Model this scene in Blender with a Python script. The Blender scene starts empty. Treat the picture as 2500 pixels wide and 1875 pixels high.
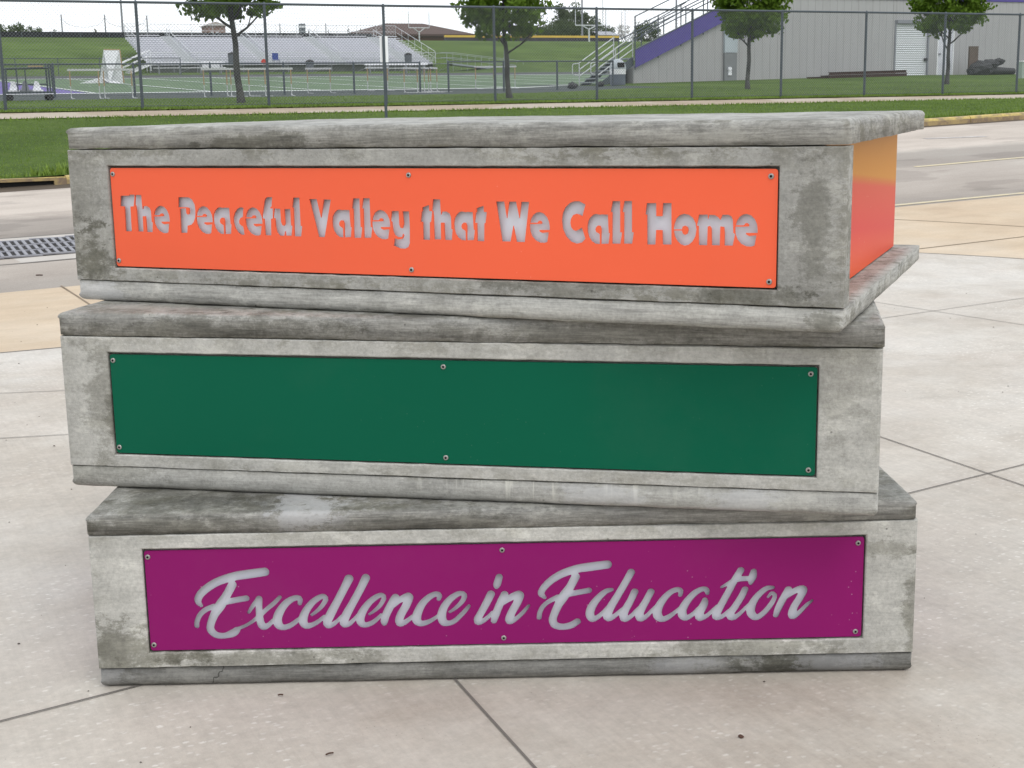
import bpy, bmesh, math, random
import numpy as np
from mathutils import Vector, Matrix, noise

sc = bpy.context.scene
# ------------------------------------------------------------------ camera
FPX, PIT, ROL, CH = 3416.25, 0.198702, -0.0179993, 1.70699      # focal length in px of a 2500 px wide frame
FW = Vector((0, math.cos(PIT), -math.sin(PIT))); UP0 = Vector((0, math.sin(PIT), math.cos(PIT)))
RT = Vector((math.cos(ROL), 0, 0)) + UP0 * math.sin(ROL)
UP = UP0 * math.cos(ROL) - Vector((math.sin(ROL), 0, 0))
CAM = Vector((0, 0, CH))
cd = bpy.data.cameras.new("camera"); co = bpy.data.objects.new("camera", cd); sc.collection.objects.link(co)
co.matrix_world = Matrix(((RT.x, UP.x, -FW.x, 0), (RT.y, UP.y, -FW.y, 0), (RT.z, UP.z, -FW.z, CH), (0, 0, 0, 1)))
cd.sensor_width = 36; cd.lens = FPX / 2500 * 36; cd.clip_start = 0.1; cd.clip_end = 6000
sc.camera = co
# ------------------------------------------------------------------ sky and sun (overcast)
SUN_EL, SUN_AZ = math.radians(57), math.radians(152)             # azimuth measured from +Y towards +X
w = bpy.data.worlds.new("World"); sc.world = w; w.use_nodes = True
nt = w.node_tree; nt.nodes.clear()
wo = nt.nodes.new('ShaderNodeOutputWorld'); bg = nt.nodes.new('ShaderNodeBackground')
sky = nt.nodes.new('ShaderNodeTexSky'); sky.sky_type = 'NISHITA'; sky.sun_disc = False
sky.sun_elevation = SUN_EL; sky.sun_rotation = SUN_AZ; sky.air_density = 1.0; sky.dust_density = 3.0
mx = nt.nodes.new('ShaderNodeMix'); mx.data_type = 'RGBA'; mx.inputs[0].default_value = 0.86
mx.inputs[7].default_value = (8.0, 8.25, 8.6, 1)                # the flat overcast deck
nt.links.new(sky.outputs[0], mx.inputs[6]); nt.links.new(mx.outputs[2], bg.inputs[0])
bg.inputs[1].default_value = 0.15; nt.links.new(bg.outputs[0], wo.inputs[0])
sd = bpy.data.lights.new("sun", 'SUN'); sd.energy = 0.6; sd.angle = math.radians(25); sd.color = (1, 0.97, 0.92)
so = bpy.data.objects.new("sun", sd); sc.collection.objects.link(so)
sv = Vector((math.sin(SUN_AZ) * math.cos(SUN_EL), math.cos(SUN_AZ) * math.cos(SUN_EL), math.sin(SUN_EL)))
so.rotation_euler = sv.to_track_quat('Z', 'Y').to_euler(); so.location = (0, 0, 60)
sc.view_settings.view_transform = 'Standard'; sc.view_settings.look = 'None'
sc.view_settings.exposure = 0.26; sc.view_settings.gamma = 1

# ------------------------------------------------------------------ terrain: street frame (S along the street, N across it)
TH = math.atan(0.48); CT, ST = math.cos(TH), math.sin(TH)
def lerp(x, pts):
    if x <= pts[0][0]: return pts[0][1]
    for (a, b), (c, d) in zip(pts, pts[1:]):
        if x <= c: return b + (d - b) * (x - a) / (c - a)
    return pts[-1][1]
def sm(x, a, b):
    t = min(1, max(0, (x - a) / (b - a))); return t * t * (3 - 2 * t)
def zt(S, N):
    X = S * CT - N * ST
    ze = min(.8, max(0, .03 + .0298 * (X + 4.5))); zk = min(1.6, max(.2, .58 + .0327 * (X + 7.07)))
    if N <= 33.8:
        return lerp(N, [(-99, 0), (10.5, 0), (13.98, ze), (21.97, zk), (21.98, zk + .15), (22.15, zk + .16), (31.3, 1.54), (33.1, 1.65), (33.8, 1.70)])
    b = sm(S, 18, 24) * (1 - sm(S, 53, 60))
    zl = lerp(N, [(33.8, 1.70), (47, 2.02), (51.5, 2.12), (56.3, 2.30), (100, 3.85), (114, 4.35), (116, 4.5 - .05 * b), (120, 5.1 - .55 * b), (124, 5.6 - .8 * b), (132, 6.65), (145, 8.25), (165, 9.62 - .3 * sm(S, 40, 80)), (400, 9.3), (2500, 8.5)])
    if N > 60: return zl
    zr = lerp(N, [(33.8, 1.70), (54, 2.43 + .0165 * max(-10, min(15, S - 32))), (60, 2.5)])
    s0 = 22 + 5 * min(1, max(0, (N - 45) / 9)); ww = sm(S, s0, s0 + 5)
    if N > 56: ww *= (60 - N) / 4
    return zl + (zr - zl) * ww
def SN(p): return p.x * CT + p.y * ST, -p.x * ST + p.y * CT
def W(S, N, z): return Vector((S * CT - N * ST, S * ST + N * CT, z))
def G(S, N): return W(S, N, zt(S, N))
def ray(px, py): return FW + RT * ((px - 1250) / FPX) - UP * ((py - 937.5) / FPX)
def onN(px, py, N):                                             # a measured point on the vertical plane N = const
    R = ray(px, py); t = N / (-R.x * ST + R.y * CT); p = CAM + R * t; s, _ = SN(p); return s, p.z
def hit(px, py):                                                # where a sight line meets the ground
    R = ray(px, py); t = last = 1.5
    while t < 700:
        p = CAM + R * t; s, n = SN(p)
        if p.z < zt(s, n):
            a, b = last, t
            for _ in range(22):
                m = (a + b) / 2; p = CAM + R * m; s, n = SN(p)
                if p.z < zt(s, n): b = m
                else: a = m
            return s, n
        last = t; t *= 1.004
    return s, n

# ------------------------------------------------------------------ node and mesh helpers
class Mat:
    def __init__(s, name, rough=.8, metal=0., spec=.5):
        s.m = bpy.data.materials.new(name); s.m.use_nodes = True; s.nt = s.m.node_tree
        s.b = s.nt.nodes['Principled BSDF']; s.b.inputs['Roughness'].default_value = rough
        s.b.inputs['Metallic'].default_value = metal; s.b.inputs['Specular IOR Level'].default_value = spec
        s.tc = s.nt.nodes.new('ShaderNodeTexCoord').outputs['Object']
    def lk(s, a, b): s.nt.links.new(a, b)
    def put(s, inp, v):
        if isinstance(v, bpy.types.NodeSocket): s.lk(v, inp)
        elif v is not None: inp.default_value = v
    def mapping(s, scale=(1, 1, 1), loc=(0, 0, 0), rot=(0, 0, 0)):
        n = s.nt.nodes.new('ShaderNodeMapping'); s.lk(s.tc, n.inputs[0])
        n.inputs['Scale'].default_value = scale; n.inputs['Location'].default_value = loc; n.inputs['Rotation'].default_value = rot
        return n.outputs[0]
    def noise(s, scale, detail=6, rough=.55, vec=None, dist=0.):
        n = s.nt.nodes.new('ShaderNodeTexNoise'); s.lk(vec or s.tc, n.inputs['Vector'])
        n.inputs['Scale'].default_value = scale; n.inputs['Detail'].default_value = detail
        n.inputs['Roughness'].default_value = rough; n.inputs['Distortion'].default_value = dist
        return n.outputs[0]
    def vor(s, scale, vec=None, feat='F1', out='Distance', rnd=1.):
        n = s.nt.nodes.new('ShaderNodeTexVoronoi'); n.feature = feat; s.lk(vec or s.tc, n.inputs['Vector'])
        n.inputs['Scale'].default_value = scale; n.inputs['Randomness'].default_value = rnd
        return n.outputs[out]
    def ramp(s, fac, stops):
        n = s.nt.nodes.new('ShaderNodeValToRGB'); s.lk(fac, n.inputs[0]); e = n.color_ramp.elements
        while len(e) < len(stops): e.new(.5)
        for q, (p, c) in zip(e, stops):
            q.position = p; q.color = (c, c, c, 1) if isinstance(c, (int, float)) else (*c, 1)
        return n.outputs[0]
    def mix(s, fac, a, b, mode='MIX'):
        n = s.nt.nodes.new('ShaderNodeMix'); n.data_type = 'RGBA'; n.blend_type = mode
        s.put(n.inputs[0], fac)
        for i, v in ((6, a), (7, b)):
            if isinstance(v, tuple): v = (*v, 1)
            s.put(n.inputs[i], v)
        return n.outputs[2]
    def math(s, op, a, b=None, c=None, clamp=False):
        n = s.nt.nodes.new('ShaderNodeMath'); n.operation = op; n.use_clamp = clamp
        s.put(n.inputs[0], a); s.put(n.inputs[1], b)
        if c is not None: s.put(n.inputs[2], c)
        return n.outputs[0]
    def xyz(s, v=None):
        n = s.nt.nodes.new('ShaderNodeSeparateXYZ'); s.lk(v or s.tc, n.inputs[0]); return n.outputs
    def col(s, v):
        s.put(s.b.inputs['Base Color'], (*v, 1) if isinstance(v, tuple) else v); return s
    def bump(s, h, strength=.3, dist=.01):
        n = s.nt.nodes.new('ShaderNodeBump'); s.lk(h, n.inputs['Height'])
        n.inputs['Strength'].default_value = strength; n.inputs['Distance'].default_value = dist
        s.lk(n.outputs[0], s.b.inputs['Normal']); return s

def flat(name, c, rough=.6, metal=0., var=.15, scale=3.):
    m = Mat(name, rough, metal); f = m.noise(scale, 5)
    m.col(m.mix(f, tuple(v * (1 - var) for v in c), tuple(min(1, v * (1 + var)) for v in c)))
    return m.m

def obj(name, bm, mat, parent=None, loc=None, rz=None, smooth=False):
    me = bpy.data.meshes.new(name); bm.normal_update(); bm.to_mesh(me); bm.free()
    for mm in (mat if isinstance(mat, (list, tuple)) else [mat]): me.materials.append(mm)
    if smooth:
        for p in me.polygons: p.use_smooth = True
    o = bpy.data.objects.new(name, me); sc.collection.objects.link(o)
    if parent: o.parent = parent
    if loc is not None: o.location = loc
    if rz is not None: o.rotation_euler = (0, 0, rz)
    return o
def tag(o, label=None, cat=None, group=None, kind=None):
    for k, v in (('label', label), ('category', cat), ('group', group), ('kind', kind)):
        if v: o[k] = v
    return o
def thing(name, label, cat, loc, rz=0., group=None):
    o = bpy.data.objects.new(name, None); sc.collection.objects.link(o); o.empty_display_size = .2
    o.location = loc; o.rotation_euler = (0, 0, rz); return tag(o, label, cat, group)
def copy_tree(o, parent=None):
    c = o.copy(); sc.collection.objects.link(c)
    if parent: c.parent = parent
    for ch in [x for x in sc.objects if x.parent == o]: copy_tree(ch, c)
    return c
def bx(bm, x0, x1, y0, y1, z0, z1, M=None):
    v = [bm.verts.new((x, y, z)) for z in (z0, z1) for x, y in ((x0, y0), (x1, y0), (x1, y1), (x0, y1))]
    if M is not None:
        for q in v: q.co = M @ q.co
    for f in ((3, 2, 1, 0), (4, 5, 6, 7), (0, 1, 5, 4), (1, 2, 6, 5), (2, 3, 7, 6), (3, 0, 4, 7)): bm.faces.new([v[i] for i in f])
def tube(bm, a, b, r, n=8, r2=None, cap=True):
    a, b = Vector(a), Vector(b); d = b - a
    if d.length < 1e-6: return
    q = d.to_track_quat('Z', 'Y'); r2 = r if r2 is None else r2; A = []; B = []
    for i in range(n):
        t = 2 * math.pi * i / n; u = Vector((math.cos(t), math.sin(t), 0))
        A.append(bm.verts.new(a + q @ (u * r))); B.append(bm.verts.new(b + q @ (u * r2)))
    for i in range(n): bm.faces.new((A[i], A[(i + 1) % n], B[(i + 1) % n], B[i]))
    if cap: bm.faces.new(A[::-1]); bm.faces.new(B)
def path(bm, pts, r, n=8):
    for a, b in zip(pts, pts[1:]): tube(bm, a, b, r, n)
def poly(bm, pts): bm.faces.new([bm.verts.new(p) for p in pts])
def prism(bm, pts, y0, y1):                                     # outline in x,z swept along y
    A = [bm.verts.new((x, y0, z)) for x, z in pts]; B = [bm.verts.new((x, y1, z)) for x, z in pts]; n = len(pts)
    bm.faces.new(A); bm.faces.new(B[::-1])
    for i in range(n): bm.faces.new((A[i], B[i], B[(i + 1) % n], A[(i + 1) % n]))
def NB(): return bmesh.new()
def links(bm, P0, P1, H, cell, r, clip=None):                   # woven chain link between P0 and P1, H high: crossing diagonal wires
    P0, P1 = Vector(P0), Vector(P1); L = (P1 - P0).length; e = (P1 - P0) / L; up = Vector((0, 0, 1)); nrm = e.cross(up).normalized()
    k = -H
    while k < L:
        for s in (0, 1):
            a, b = (k, 0.), (k + H, H)
            if s: a, b = (k, H), (k + H, 0.)
            ua, ub = max(0, a[0]), min(L, b[0])
            if ub - ua < .01: continue
            va = a[1] + (b[1] - a[1]) * (ua - k) / H; vb = a[1] + (b[1] - a[1]) * (ub - k) / H
            A = P0 + e * ua + up * va; B = P0 + e * ub + up * vb
            d = (B - A).normalized(); o = nrm.cross(d) * r
            off = nrm * (r if s else -r)
            q = [bm.verts.new(A + o + off), bm.verts.new(A - o + off), bm.verts.new(A - off * .6), bm.verts.new(B + o + off), bm.verts.new(B - o + off), bm.verts.new(B - off * .6)]
            for f in ((0, 1, 4, 3), (1, 2, 5, 4), (2, 0, 3, 5)): bm.faces.new([q[i] for i in f])
        k += cell

# ------------------------------------------------------------------ materials
def conc(name, seed, lo, hi, streak=0., dirt=.5, pits=.5, stains=(), rough=.82, warm=(1, .985, .905), drips=None, crack=None, H=.4, L=2.45):
    """cast concrete: cloudy tone, trowel streaks, lichen-like grime with crisp edges, air holes"""
    m = Mat(name, rough, 0, .35); o = (seed * 3.7, seed * 1.9, seed * 5.3)
    v = m.mapping((1, 1, 1), o); vs = m.mapping((1.1, 1.1, 13), o); vf = m.mapping((3, 3, 55), o)
    big = m.noise(2.4, 10, .66, v)
    t = m.ramp(big, [(.32, lo), (.5, (lo + hi) / 2), (.64, hi)])
    if streak:
        st = m.noise(3.4, 8, .72, vs, .25); t = m.mix(streak, t, m.ramp(st, [(.34, lo * .72), (.5, (lo + hi) / 2), (.64, hi * 1.1)]))
        fs = m.noise(4, 6, .75, vf, .15); t = m.mix(streak * .8, t, m.ramp(fs, [(.38, .62), (.58, 1.04)]), 'MULTIPLY')
    mid = m.noise(17, 10, .8, v); t = m.mix(.5, t, m.ramp(mid, [(.36, .66), (.5, .96), (.62, 1.1)]), 'MULTIPLY')
    fine = m.noise(90, 5, .75, v); t = m.mix(.6, t, m.ramp(fine, [(.34, .68), (.6, 1.08)]), 'MULTIPLY')
    g1 = m.noise(6.5, 14, .8, m.mapping((1, 1, 1 if not streak else 2.2), o)); g2 = m.noise(1.1, 3, .5, v)
    gm = m.math('MULTIPLY', m.ramp(g1, [(.505, 0.), (.545, .8), (.62, 1.)]), m.ramp(g2, [(.40, .12), (.60, 1.)]))
    xx = m.xyz(); ez = m.math('ABSOLUTE', m.math('SUBTRACT', m.math('DIVIDE', xx[2], H), .5)); ex = m.math('ABSOLUTE', m.math('SUBTRACT', m.math('DIVIDE', xx[0], L), .5))
    eg = m.math('MAXIMUM', m.ramp(ez, [(.34, 0.), (.48, 1.)]), m.ramp(ex, [(.475, 0.), (.5, 1.)]))
    gm = m.math('MULTIPLY', gm, m.math('ADD', m.math('MULTIPLY', eg, .75), .3))
    eb = m.math('MULTIPLY', m.ramp(m.noise(9, 12, .8, m.mapping((1, 1, 1.6), (o[2], o[0], 0))), [(.49, 0.), (.56, 1.)]), eg); gm = m.math('MAXIMUM', gm, m.math('MULTIPLY', eb, .7))
    t = m.mix(m.math('MULTIPLY', gm, dirt), t, m.mix(1., t, (.44, .425, .345), 'MULTIPLY'))
    pale = m.noise(5, 12, .78, m.mapping((1, 1, 1 if not streak else 2), (o[1], o[2], o[0]))); t = m.mix(m.ramp(pale, [(.54, 0.), (.6, .38)]), t, (hi * 1.22, hi * 1.22, hi * 1.2))
    t = m.mix(1., t, warm, 'MULTIPLY')
    x = m.xyz()
    if crack is not None:
        cw = m.math('ABSOLUTE', m.math('SUBTRACT', m.math('SUBTRACT', x[0], m.math('MULTIPLY', x[2], .75)), m.math('ADD', crack, m.math('MULTIPLY', m.math('SUBTRACT', m.noise(28, 4), .5), .05))))
        t = m.mix(m.ramp(cw, [(.0012, .9), (.003, 0.)]), t, (.02, .02, .015))
    if drips:                                                   # lime run-off below the spine joint
        dn = m.ramp(m.noise(9, 6, .6, m.mapping((3.2, 1, .22), o)), [(.56, 0.), (.62, 1.)])
        dm_ = m.math('MULTIPLY', m.ramp(m.math('DIVIDE', m.math('SUBTRACT', x[0], drips[0]), drips[1] - drips[0]), [(0., 0.), (.15, 1.), (.9, 1.), (1., 0.)]), dn)
        t = m.mix(m.math('MULTIPLY', dm_, m.ramp(x[2], [(.0, .1), (.06, .75)])), t, (.55, .54, .48))
    for (cx, cz, rx, rz, k) in stains:                          # the dark patches this block has
        ax = m.math('DIVIDE', m.math('SUBTRACT', x[0], cx), rx); az = m.math('DIVIDE', m.math('SUBTRACT', x[2], cz), rz)
        d = m.math('SQRT', m.math('ADD', m.math('MULTIPLY', ax, ax), m.math('MULTIPLY', az, az)))
        d = m.math('ADD', d, m.math('MULTIPLY', m.math('SUBTRACT', g1, .5), 5.5)); d = m.math('ADD', d, m.math('MULTIPLY', m.math('SUBTRACT', mid, .5), 2.5))
        f = m.math('MULTIPLY', m.ramp(d, [(.35, 1.), (.75, .7), (1.0, 0.)]), abs(k))
        t = m.mix(f, t, m.mix(1., t, (.36, .355, .30), 'MULTIPLY') if k > 0 else (hi * 1.2,) * 3)
    pv = m.vor(16, v); pm = m.math('MULTIPLY', m.ramp(pv, [(.035, 1.), (.06, 0.)]), m.ramp(m.noise(3, 2, .5, v), [(.5, 0.), (.58, pits)]))
    t = m.mix(pm, t, (.02, .02, .018))
    m.col(t)
    h = m.math('SUBTRACT', m.math('ADD', m.math('MULTIPLY', fine, .35), m.math('MULTIPLY', mid, .7)), m.math('MULTIPLY', pm, 1.5))
    m.bump(h, .6, .006)
    return m.m

def enamel(name, c, seed=0, specks=.5, rough=.42):
    m = Mat(name, rough, 0, .14)
    v = m.mapping((1, 1, 1), (seed, seed * 2, seed * 3))
    f = m.noise(1.6, 4, .5, v); t = m.mix(f, tuple(q * .93 for q in c), tuple(q * 1.07 for q in c))
    pv = m.vor(38, v); px = m.xyz(v)
    pm = m.math('MULTIPLY', m.ramp(pv, [(.05, 1.), (.085, 0.)]), m.ramp(m.noise(2.4, 2, .5, v), [(.5, 0.), (.6, specks)]))
    t = m.mix(pm, t, tuple(min(1, q * 1.0 + .22) for q in c))
    dr = m.noise(2.2, 8, .7, m.mapping((1, 1, 1), (seed, 0, 0))); t = m.mix(m.math('MULTIPLY', m.ramp(dr, [(.5, 0.), (.8, 1.)]), .03), t, (.30, .28, .25))
    m.col(t); m.lk(m.ramp(m.noise(5, 5, .6, v), [(.3, rough - .14), (.7, rough + .02)]), m.b.inputs['Roughness'])
    m.b.inputs['Coat Weight'].default_value = .0
    return m.m

def ground_mat(kind):
    m = Mat('ground_' + kind, .85, 0, .08 if kind in ('grass', 'turf', 'track') else .35)
    if kind == 'plaza':
        a = m.noise(.55, 8, .6); c = m.ramp(a, [(.3, (.46, .415, .355)), (.5, (.52, .48, .42)), (.7, (.58, .55, .50))])
        b = m.noise(3.2, 9, .68, None, .8); c = m.mix(.5, c, m.ramp(b, [(.3, .76), (.65, 1.06)]), 'MULTIPLY')
        pk = m.noise(1.3, 4, .55, m.mapping((1, 1, 1), (9, 3, 0))); c = m.mix(m.ramp(pk, [(.5, 0.), (.75, .35)]), c, (.50, .43, .37))
        fl = m.vor(44, m.mapping((.75, 1.3, 1), (0, 0, 0), (0, 0, -.3)), 'F1', 'Distance')
        flm = m.ramp(m.math('ADD', fl, m.math('MULTIPLY', m.math('SUBTRACT', m.noise(150, 3), .5), .5)), [(.22, 1.), (.40, 0.)]); cl = m.vor(44, m.mapping((.75, 1.3, 1), (0, 0, 0), (0, 0, -.3)), 'F1', 'Color')
        pick = m.ramp(m.xyz(cl)[0], [(.5, 0.), (.85, 1.)]); ms = m.ramp(m.noise(.9, 5, .6, m.mapping((1, 1, 1), (4, 7, 0))), [(.44, .15), (.62, 1.)])
        fm = m.math('MULTIPLY', m.math('MULTIPLY', flm, pick), ms); c = m.mix(m.math('MULTIPLY', fm, .6), c, (.78, .76, .71))
        dk = m.vor(45, m.mapping((1, 1, 1), (2, 5, 0))); dm = m.math('MULTIPLY', m.ramp(dk, [(.05, 1.), (.1, 0.)]), m.ramp(m.noise(2.1, 3), [(.5, 0.), (.65, .7)]))
        c = m.mix(dm, c, (.12, .1, .08))
        wv = m.noise(2.0, 5, .6, m.mapping((30, 1.2, 1), (0, 0, 0), (0, 0, .25))); c = m.mix(.22, c, m.ramp(wv, [(.38, .80), (.6, 1.05)]), 'MULTIPLY'); c = m.mix(.5, c, m.ramp(m.noise(26, 8, .8), [(.36, .76), (.6, 1.06)]), 'MULTIPLY')
        sp = m.noise(.7, 7, .7, m.mapping((1, 1, 1), (7, 1, 0))); c = m.mix(m.ramp(sp, [(.47, 0.), (.60, .5)]), c, m.mix(1., c, (.76, .715, .67), 'MULTIPLY'))
        rr = m.noise(1.5, 6, .6)
        m.col(c); m.lk(m.ramp(rr, [(.3, .5), (.7, .78)]), m.b.inputs['Roughness'])
        m.bump(m.math('ADD', m.noise(130, 4, .7), m.math('MULTIPLY', fm, .6)), .35, .003)
    elif kind == 'tan':
        a = m.noise(.5, 7, .6); c = m.ramp(a, [(.3, (.46, .35, .24)), (.5, (.52, .415, .295)), (.7, (.56, .47, .36))])
        s = m.noise(1.1, 8, .65, m.mapping((1, 2.6, 1))); c = m.mix(.55, c, m.ramp(s, [(.32, .8), (.62, 1.04)]), 'MULTIPLY')
        c = m.mix(.4, c, m.ramp(m.noise(40, 5, .7), [(.3, .8), (.65, 1.05)]), 'MULTIPLY'); m.col(c); m.bump(m.noise(90, 4), .25, .004)
    elif kind == 'street':
        a = m.noise(.45, 8, .62, m.mapping((.5, 1.3, 1))); c = m.ramp(a, [(.32, (.31, .27, .23)), (.5, (.385, .34, .295)), (.68, (.44, .40, .35))])
        y = m.xyz()[1]; wob = m.math('ADD', y, m.math('MULTIPLY', m.noise(.8, 5, .6), .9))
        band = m.ramp(m.math('DIVIDE', m.math('SUBTRACT', wob, 14.), 8.5), [(.0, .72), (.10, .78), (.16, 1.), (.40, 1.), (.43, .74), (.60, .80), (.65, 1.32), (1., 1.28)])
        c = m.mix(1., c, band, 'MULTIPLY')
        p = m.ramp(m.noise(.8, 4, .5, m.mapping((.6, 1.2, 1), (3, 1, 0))), [(.52, 0.), (.56, .7)]); c = m.mix(p, c, m.mix(1., c, (.76, .75, .75), 'MULTIPLY'))
        c = m.mix(.6, c, m.ramp(m.noise(55, 6, .75), [(.28, .68), (.66, 1.12)]), 'MULTIPLY')
        m.col(c); m.bump(m.noise(120, 4, .7), .4, .006)
    elif kind == 'walk':
        a = m.noise(1.2, 6); c = m.ramp(a, [(.3, (.31, .245, .175)), (.7, (.38, .31, .23))])
        c = m.mix(m.ramp(m.noise(.35, 2), [(.5, 0.), (.54, .6)]), c, (.44, .39, .32)); m.col(c)
    elif kind == 'grass':
        a = m.noise(.35, 6, .6); c = m.ramp(a, [(.3, (.060, .102, .020)), (.5, (.082, .132, .027)), (.7, (.110, .165, .038))])
        b = m.noise(9, 8, .75, m.mapping((1, 1.6, 1))); c = m.mix(.7, c, m.ramp(b, [(.32, .5), (.66, 1.35)]), 'MULTIPLY')
        d = m.ramp(m.noise(1.7, 6, .7, m.mapping((1, 1, 1), (5, 5, 0))), [(.55, 0.), (.72, .5)]); c = m.mix(d, c, (.14, .17, .05))
        y = m.xyz()[1]; lay = m.noise(.12, 4, .5, m.mapping((.15, 1, 1)))
        c = m.mix(.5, c, m.ramp(lay, [(.35, .7), (.65, 1.2)]), 'MULTIPLY'); m.col(c); m.bump(m.noise(30, 6, .8), .8, .05)
    elif kind == 'turf':
        a = m.noise(.3, 4); c = m.ramp(a, [(.3, (.10, .155, .085)), (.7, (.135, .20, .11))]); m.col(m.mix(.4, c, m.ramp(m.noise(20, 5), [(.3, .75), (.7, 1.1)]), 'MULTIPLY'))
    elif kind == 'track':
        m.col(m.mix(m.noise(2, 5), (.05, .062, .058), (.085, .098, .09)))
    return m.m
MG = {k: ground_mat(k) for k in ('plaza', 'tan', 'street', 'walk', 'grass', 'turf', 'track')}
blk = flat('black_void', (.006, .006, .006), .9)
galv = flat('galvanized_steel', (.30, .33, .35), .45, .6, .2, 9)
galvd = flat('weathered_fence_steel', (.075, .092, .105), .6, .3, .25, 9)
wiremat = flat('fence_wire', (.17, .185, .195), .5, .2, .1, 5)
alum = flat('bleacher_aluminium', (.78, .785, .82), .5, .1, .12, 3)
galv2 = flat('pipe_rail', (.50, .52, .53), .5, .2, .1, 6)
alumd = flat('dull_aluminium', (.24, .25, .27), .5, .4, .2, 3)
white = flat('white_paint', (.74, .75, .76), .5)
purple = flat('purple_paint', (.075, .055, .26), .5)
dark = flat('dark_rubber', (.018, .018, .02), .7)
rust = flat('rusty_steel', (.075, .038, .024), .8, .1, .35, 6)
wood = flat('weathered_wood', (.11, .082, .062), .85, 0, .35, 8)
yel = flat('yellow_paint', (.62, .42, .06), .6)
blue = flat('blue_plastic', (.03, .06, .25), .5)
red = flat('red_plastic', (.5, .04, .02), .5)
orng = flat('tan_hurdle_upright', (.36, .245, .13), .6)
tarp = flat('black_tarp', (.022, .023, .022), .62, 0, .4, 5)

# ------------------------------------------------------------------ ground, one sheet in strips that share their edges
def strip(name, n0, n1, s0, s1, ns, nn, mat, dz=0., kind='structure', cuts=None, label=None):
    bm = NB(); f0 = n0 if callable(n0) else (lambda s: n0); f1 = n1 if callable(n1) else (lambda s: n1); rows = []
    for j in range(nn + 1):
        t = j / nn; r = []
        for i in range(ns + 1):
            s = s0 + (s1 - s0) * i / ns; n = f0(s) + (f1(s) - f0(s)) * t; r.append(bm.verts.new((s, n, zt(s, n) + dz)))
        rows.append(r)
    for a, b in zip(rows, rows[1:]):
        for i in range(ns): bm.faces.new((a[i], a[i + 1], b[i + 1], b[i]))
    o = obj(name, bm, mat, rz=TH, smooth=True); return tag(o, label, None, None, kind)
def NBD(s): return lerp(s, [(-60, 10.4), (2, 10.56), (5, 11.2), (8.5, 11.7), (10.29, 11.38), (11.03, 10.75), (12.5, 9.2), (14, 6.8), (15.5, 2.), (16.5, -30)])
A0, A1 = -60, 110
strip('ground', -30, 165, A0, A1, 120, 130, flat('bare_soil', (.085, .065, .045), .95, 0, .3, 1), -.07)
strip('plaza', lambda s: -30.01, NBD, A0, 16.5, 160, 24, MG['plaza'])
strip('apron', NBD, 13.98, A0, 16.5, 160, 12, MG['tan'])
strip('apron_side', -30, 13.98, 16.5, A1, 40, 24, MG['tan'])
strip('street', 13.98, 21.965, A0, A1, 170, 10, MG['street'])
strip('verge', 22.13, 31.3, A0, A1, 170, 12, MG['grass'])
strip('sidewalk', 31.3, 33.1, A0, A1, 170, 2, MG['walk'], .012)
strip('lawn', 33.1, 47.5, A0, A1, 170, 14, MG['grass'])
strip('lawn_by_stand', 47.5, 62, 30, A1, 60, 8, MG['grass'])
strip('running_track', 47.5, 56.3, A0, 30, 60, 6, MG['track'])
strip('running_track_end', 56.3, 62, 30, A1, 60, 4, MG['track'], .001)
strip('football_field', 56.3, 96, A0, 30, 60, 10, MG['turf'])
strip('football_field_far_half', 62, 96, 30, A1, 60, 10, MG['turf'])
strip('far_track', 96, 109, A0, A1, 120, 4, flat('far_track_surface', (.022, .024, .026), .8))
strip('berm', 109, 165, A0, A1, 170, 40, MG['grass'])
strip('hilltop', 165, 2500, -2600, 2600, 60, 20, MG['grass'])
strip('side_ground', -30, 165, -2600, A0, 10, 60, MG['grass'])
strip('side_ground', -30, 165, A1, 2600, 10, 60, MG['grass'])
strip('back_ground', -2500, -30, -2600, 2600, 10, 10, flat('back_ground_paving', (.33, .31, .29), .9))

# saw-cut joints in the paving and painted lines
def ribbon(pts, wd, dz, mat, name):
    bm = NB()
    for (a, b) in pts:
        a, b = Vector(a), Vector(b); d = (b - a).normalized(); nn = Vector((-d.y, d.x)) * wd / 2; k = max(1, int((b - a).length / .5)); q = []
        for i in range(k + 1):
            p = a + (b - a) * i / k
            q.append([bm.verts.new((c.x, c.y, zt(c.x, c.y) + dz)) for c in (p - nn, p + nn)])
        for u, v in zip(q, q[1:]): bm.faces.new((u[0], v[0], v[1], u[1]))
    return tag(obj(name, bm, mat, rz=TH), None, None, None, 'structure')
def H2(a, b): return (hit(*a), hit(*b))
def ext(ab, e0, e1):
    a, b = Vector(ab[0]), Vector(ab[1]); d = (b - a); return (a - d * e0, b + d * e1)
jm = flat('dark_joint', (.15, .135, .12), .9)  # plain dark colour of the joint lines
ribbon([ext(H2((0, 1763), (310, 1683)), 1.2, 1.5), ext(H2((1115, 1665), (1305, 1875)), .6, 1.5), ext(H2((2151, 1068), (2500, 1187)), .4, 2),
        ext(H2((2220, 1205), (2500, 1135)), .6, 2), ext(H2((2137, 738), (2500, 794)), .3, 1), ext(H2((2151, 778), (2500, 728)), .3, .5),
        ext(H2((0, 1071), (158, 1062)), 3, .5), ext(H2((0, 961), (141, 955)), 3, .5)], .008, .004, jm, 'paving_joints')
ribbon([ext(H2((149, 698), (215, 741)), 0, .6), ext(H2((2252, 607), (2500, 578)), .5, 1), ext(H2((2205, 537), (2490, 553)), .3, .5)], .018, .004, flat('apron_joint', (.20, .15, .10), .9), 'apron_joints')
ribbon([((s, NBD(s)), (s + .25, NBD(s + .25))) for s in np.arange(-12, 14, .25)], .02, .003, flat('edge_joint', (.2, .18, .16), .9), 'plaza_edge_joint')
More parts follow.
